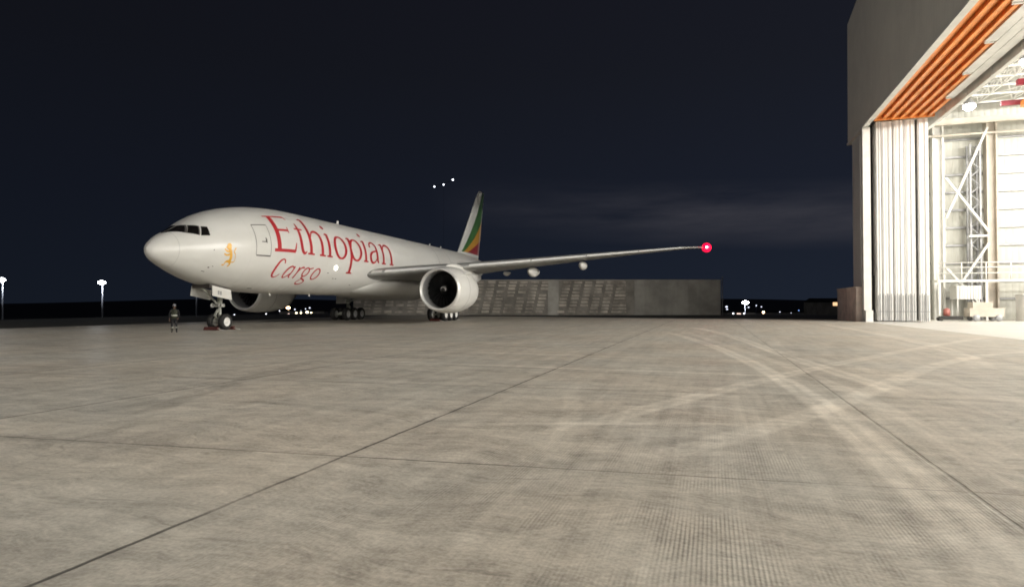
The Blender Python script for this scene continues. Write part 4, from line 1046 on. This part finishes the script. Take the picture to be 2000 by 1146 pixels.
shed(1626, 180, 9, 6.0, 0, 'low dark shed with one amber lit window beside the hangar', (.1, 2.1, 5.0, 6.0), 'lamp_amber')
shed(1448, 270, 12, 5.2, 0, 'low dark shed with pinkish lit window behind the bright mast', (-2.0, -.3, 3.6, 5.0), 'lamp_pink')
shed(590, 340, 24, 5.0, 0, 'long dark shed seen beneath the airliner belly', None)
shed(1545, 330, 30, 4.5, 0, 'long dark shed midway between blast wall and hangar', None)

# ------------------------------------------------------------------ ground crew member by the nose
M['skin'] = worn('dark_skin', (0.10, 0.055, 0.035), 0.6, 0, 0.1, 6)
M['coverall'] = worn('dark_coverall', (0.010, 0.010, 0.012), 0.9, 0, 0.3, 5)
M['vest'] = worn('olive_vest', (0.016, 0.018, 0.008), 0.8, 0, 0.2, 5)
M['reflect'] = worn('reflective_tape', (0.38, 0.38, 0.33), 0.4, 0, 0.05, 5)
M['cap'] = worn('pale_cap', (0.24, 0.24, 0.26), 0.7, 0, 0.1, 5)
M['boot'] = worn('brown_boot', (0.03, 0.02, 0.014), 0.6, 0, 0.2, 5)
def skin_mesh(name, joints, edges, mats, parent, sub=2):
    me = bpy.data.meshes.new(name); me.from_pydata([j[:3] for j in joints], edges, [])
    o = bpy.data.objects.new(name, me); col.objects.link(o)
    m = o.modifiers.new('skin', 'SKIN'); m.use_smooth_shade = True
    if not me.skin_vertices: bpy.context.view_layer.objects.active = o
    sv = me.skin_vertices[0].data if me.skin_vertices else None
    if sv:
        for v, j in zip(sv, joints): v.radius = (j[3], j[4] if len(j) > 4 else j[3])
        sv[0].use_root = True
    s = o.modifiers.new('sub', 'SUBSURF'); s.levels = sub; s.render_levels = sub
    dg = bpy.context.evaluated_depsgraph_get(); ev = o.evaluated_get(dg); nm = bpy.data.meshes.new_from_object(ev)
    o.modifiers.clear(); o.data = nm; nm.name = name
    for q in nm.polygons: q.use_smooth = True
    nm.materials.clear()
    for q in mats: nm.materials.append(q)
    o.parent = parent
    return o
pe = empty('person', (-29.94, 28.96, 0), TH + R(28)); tag(pe, 'person in dark work clothes and reflective vest standing below the airliner nose', 'person')
J = [(0, 0, .86, .135, .10), (0, 0, 1.02, .125, .09), (0, 0, 1.2, .15, .10), (0, 0, 1.34, .14, .085), (0, .0, 1.42, .055), (0, -.01, 1.50, .07, .08), (0, -.015, 1.57, .075, .095), (0, 0, 1.66, .045, .06),
     (-.09, 0, .80, .085), (-.11, -.03, .46, .062), (-.11, .02, .10, .045), (-.12, -.13, .045, .045, .035),
     (.09, 0, .80, .085), (.11, -.02, .46, .062), (.12, .03, .10, .045), (.14, -.12, .045, .045, .035),
     (-.19, 0, 1.33, .058), (-.25, .02, 1.06, .043), (-.24, -.08, .83, .032), (-.24, -.10, .75, .03, .02),
     (.19, 0, 1.33, .058), (.26, .0, 1.07, .043), (.22, -.14, .90, .032), (.19, -.20, .86, .03, .02)]
E_ = [(0, 1), (1, 2), (2, 3), (3, 4), (4, 5), (5, 6), (6, 7), (0, 8), (8, 9), (9, 10), (10, 11), (0, 12), (12, 13), (13, 14), (14, 15), (3, 16), (16, 17), (17, 18), (18, 19), (3, 20), (20, 21), (21, 22), (22, 23)]
bo = skin_mesh('body', J, E_, [M['coverall'], M['skin'], M['boot']], pe)
for q in bo.data.polygons:
    c_ = q.center
    if c_.z > 1.41 or (abs(c_.x) > .16 and c_.z < .87 and c_.z > .6): q.material_index = 1
    elif c_.z < .12: q.material_index = 2
for sx, hx in ((-1, (-.24, -.10, .75)), (1, (.19, -.20, .86))):        # fingers and thumb of each hand
    for f in range(4):
        ox = (f - 1.5) * .02; ln = (.07, .08, .078, .06)[f]
        fg = skin_mesh('finger', [(hx[0] + ox, hx[1], hx[2] - .01, .009), (hx[0] + ox * 1.1, hx[1] - .01, hx[2] - .01 - ln * .55, .008), (hx[0] + ox * 1.1, hx[1] - .03, hx[2] - .01 - ln, .006)], [(0, 1), (1, 2)], [M['skin']], pe, 1)
    skin_mesh('thumb', [(hx[0] - sx * .03, hx[1] - .01, hx[2] + .02, .011), (hx[0] - sx * .055, hx[1] - .03, hx[2] - .01, .009), (hx[0] - sx * .055, hx[1] - .045, hx[2] - .035, .007)], [(0, 1), (1, 2)], [M['skin']], pe, 1)
def torso_ring(z, gx, gy, n=24): return [(gx * math.cos(2*math.pi*k/n), gy * math.sin(2*math.pi*k/n), z) for k in range(n)]
mb = MB(); mb.loft([torso_ring(z, a, b) for z, a, b in ((.84, .172, .135), (.95, .165, .128), (1.08, .165, .12), (1.2, .185, .132), (1.32, .19, .125), (1.385, .12, .09))], cap=False); vst = mb.build('vest', M['vest'], pe)
mb = MB(); mb.loft([torso_ring(z, a, b) for z, a, b in ((.99, .172, .131), (1.06, .172, .127))], cap=False); mb.build('reflective_band', M['reflect'], vst)
for sx in (-1, 1):
    mb = MB(); mb.tube([(sx * .11, -.02, .30), (sx * .11, -.02, .35)], .073, 14); mb.build('reflective_band', M['reflect'], vst)
mb = MB(); mb.loft([[(q[0], q[1] - .012, q[2]) for q in torso_ring(z, a, b)] for z, a, b in ((1.575, .088, .108), (1.62, .088, .105), (1.67, .066, .08), (1.70, .02, .03))]); mb.box(-.06, .06, -.19, -.10, 1.575, 1.59)
mb.build('cap', M['cap'], pe)
mb = MB()
for sx in (-1, 1): mb.sphere((sx * .032, -.098, 1.545), .012, n=8)
mb.build('eye', M['reflect'], pe)
mb = MB(); mb.add([(0, -.095, 1.545), (-.018, -.09, 1.50), (.018, -.09, 1.50), (0, -.125, 1.505)], [(0, 1, 3), (0, 3, 2), (1, 2, 3)]); mb.box(-.025, .025, -.098, -.088, 1.468, 1.478); mb.build('nose_and_mouth', M['skin'], pe)
for sx in (-1, 1):
    mb = MB(); mb.sphere((sx * .088, -.01, 1.535), .026, n=8, sz=(.4, .7, 1)); mb.build('ear', M['skin'], pe)
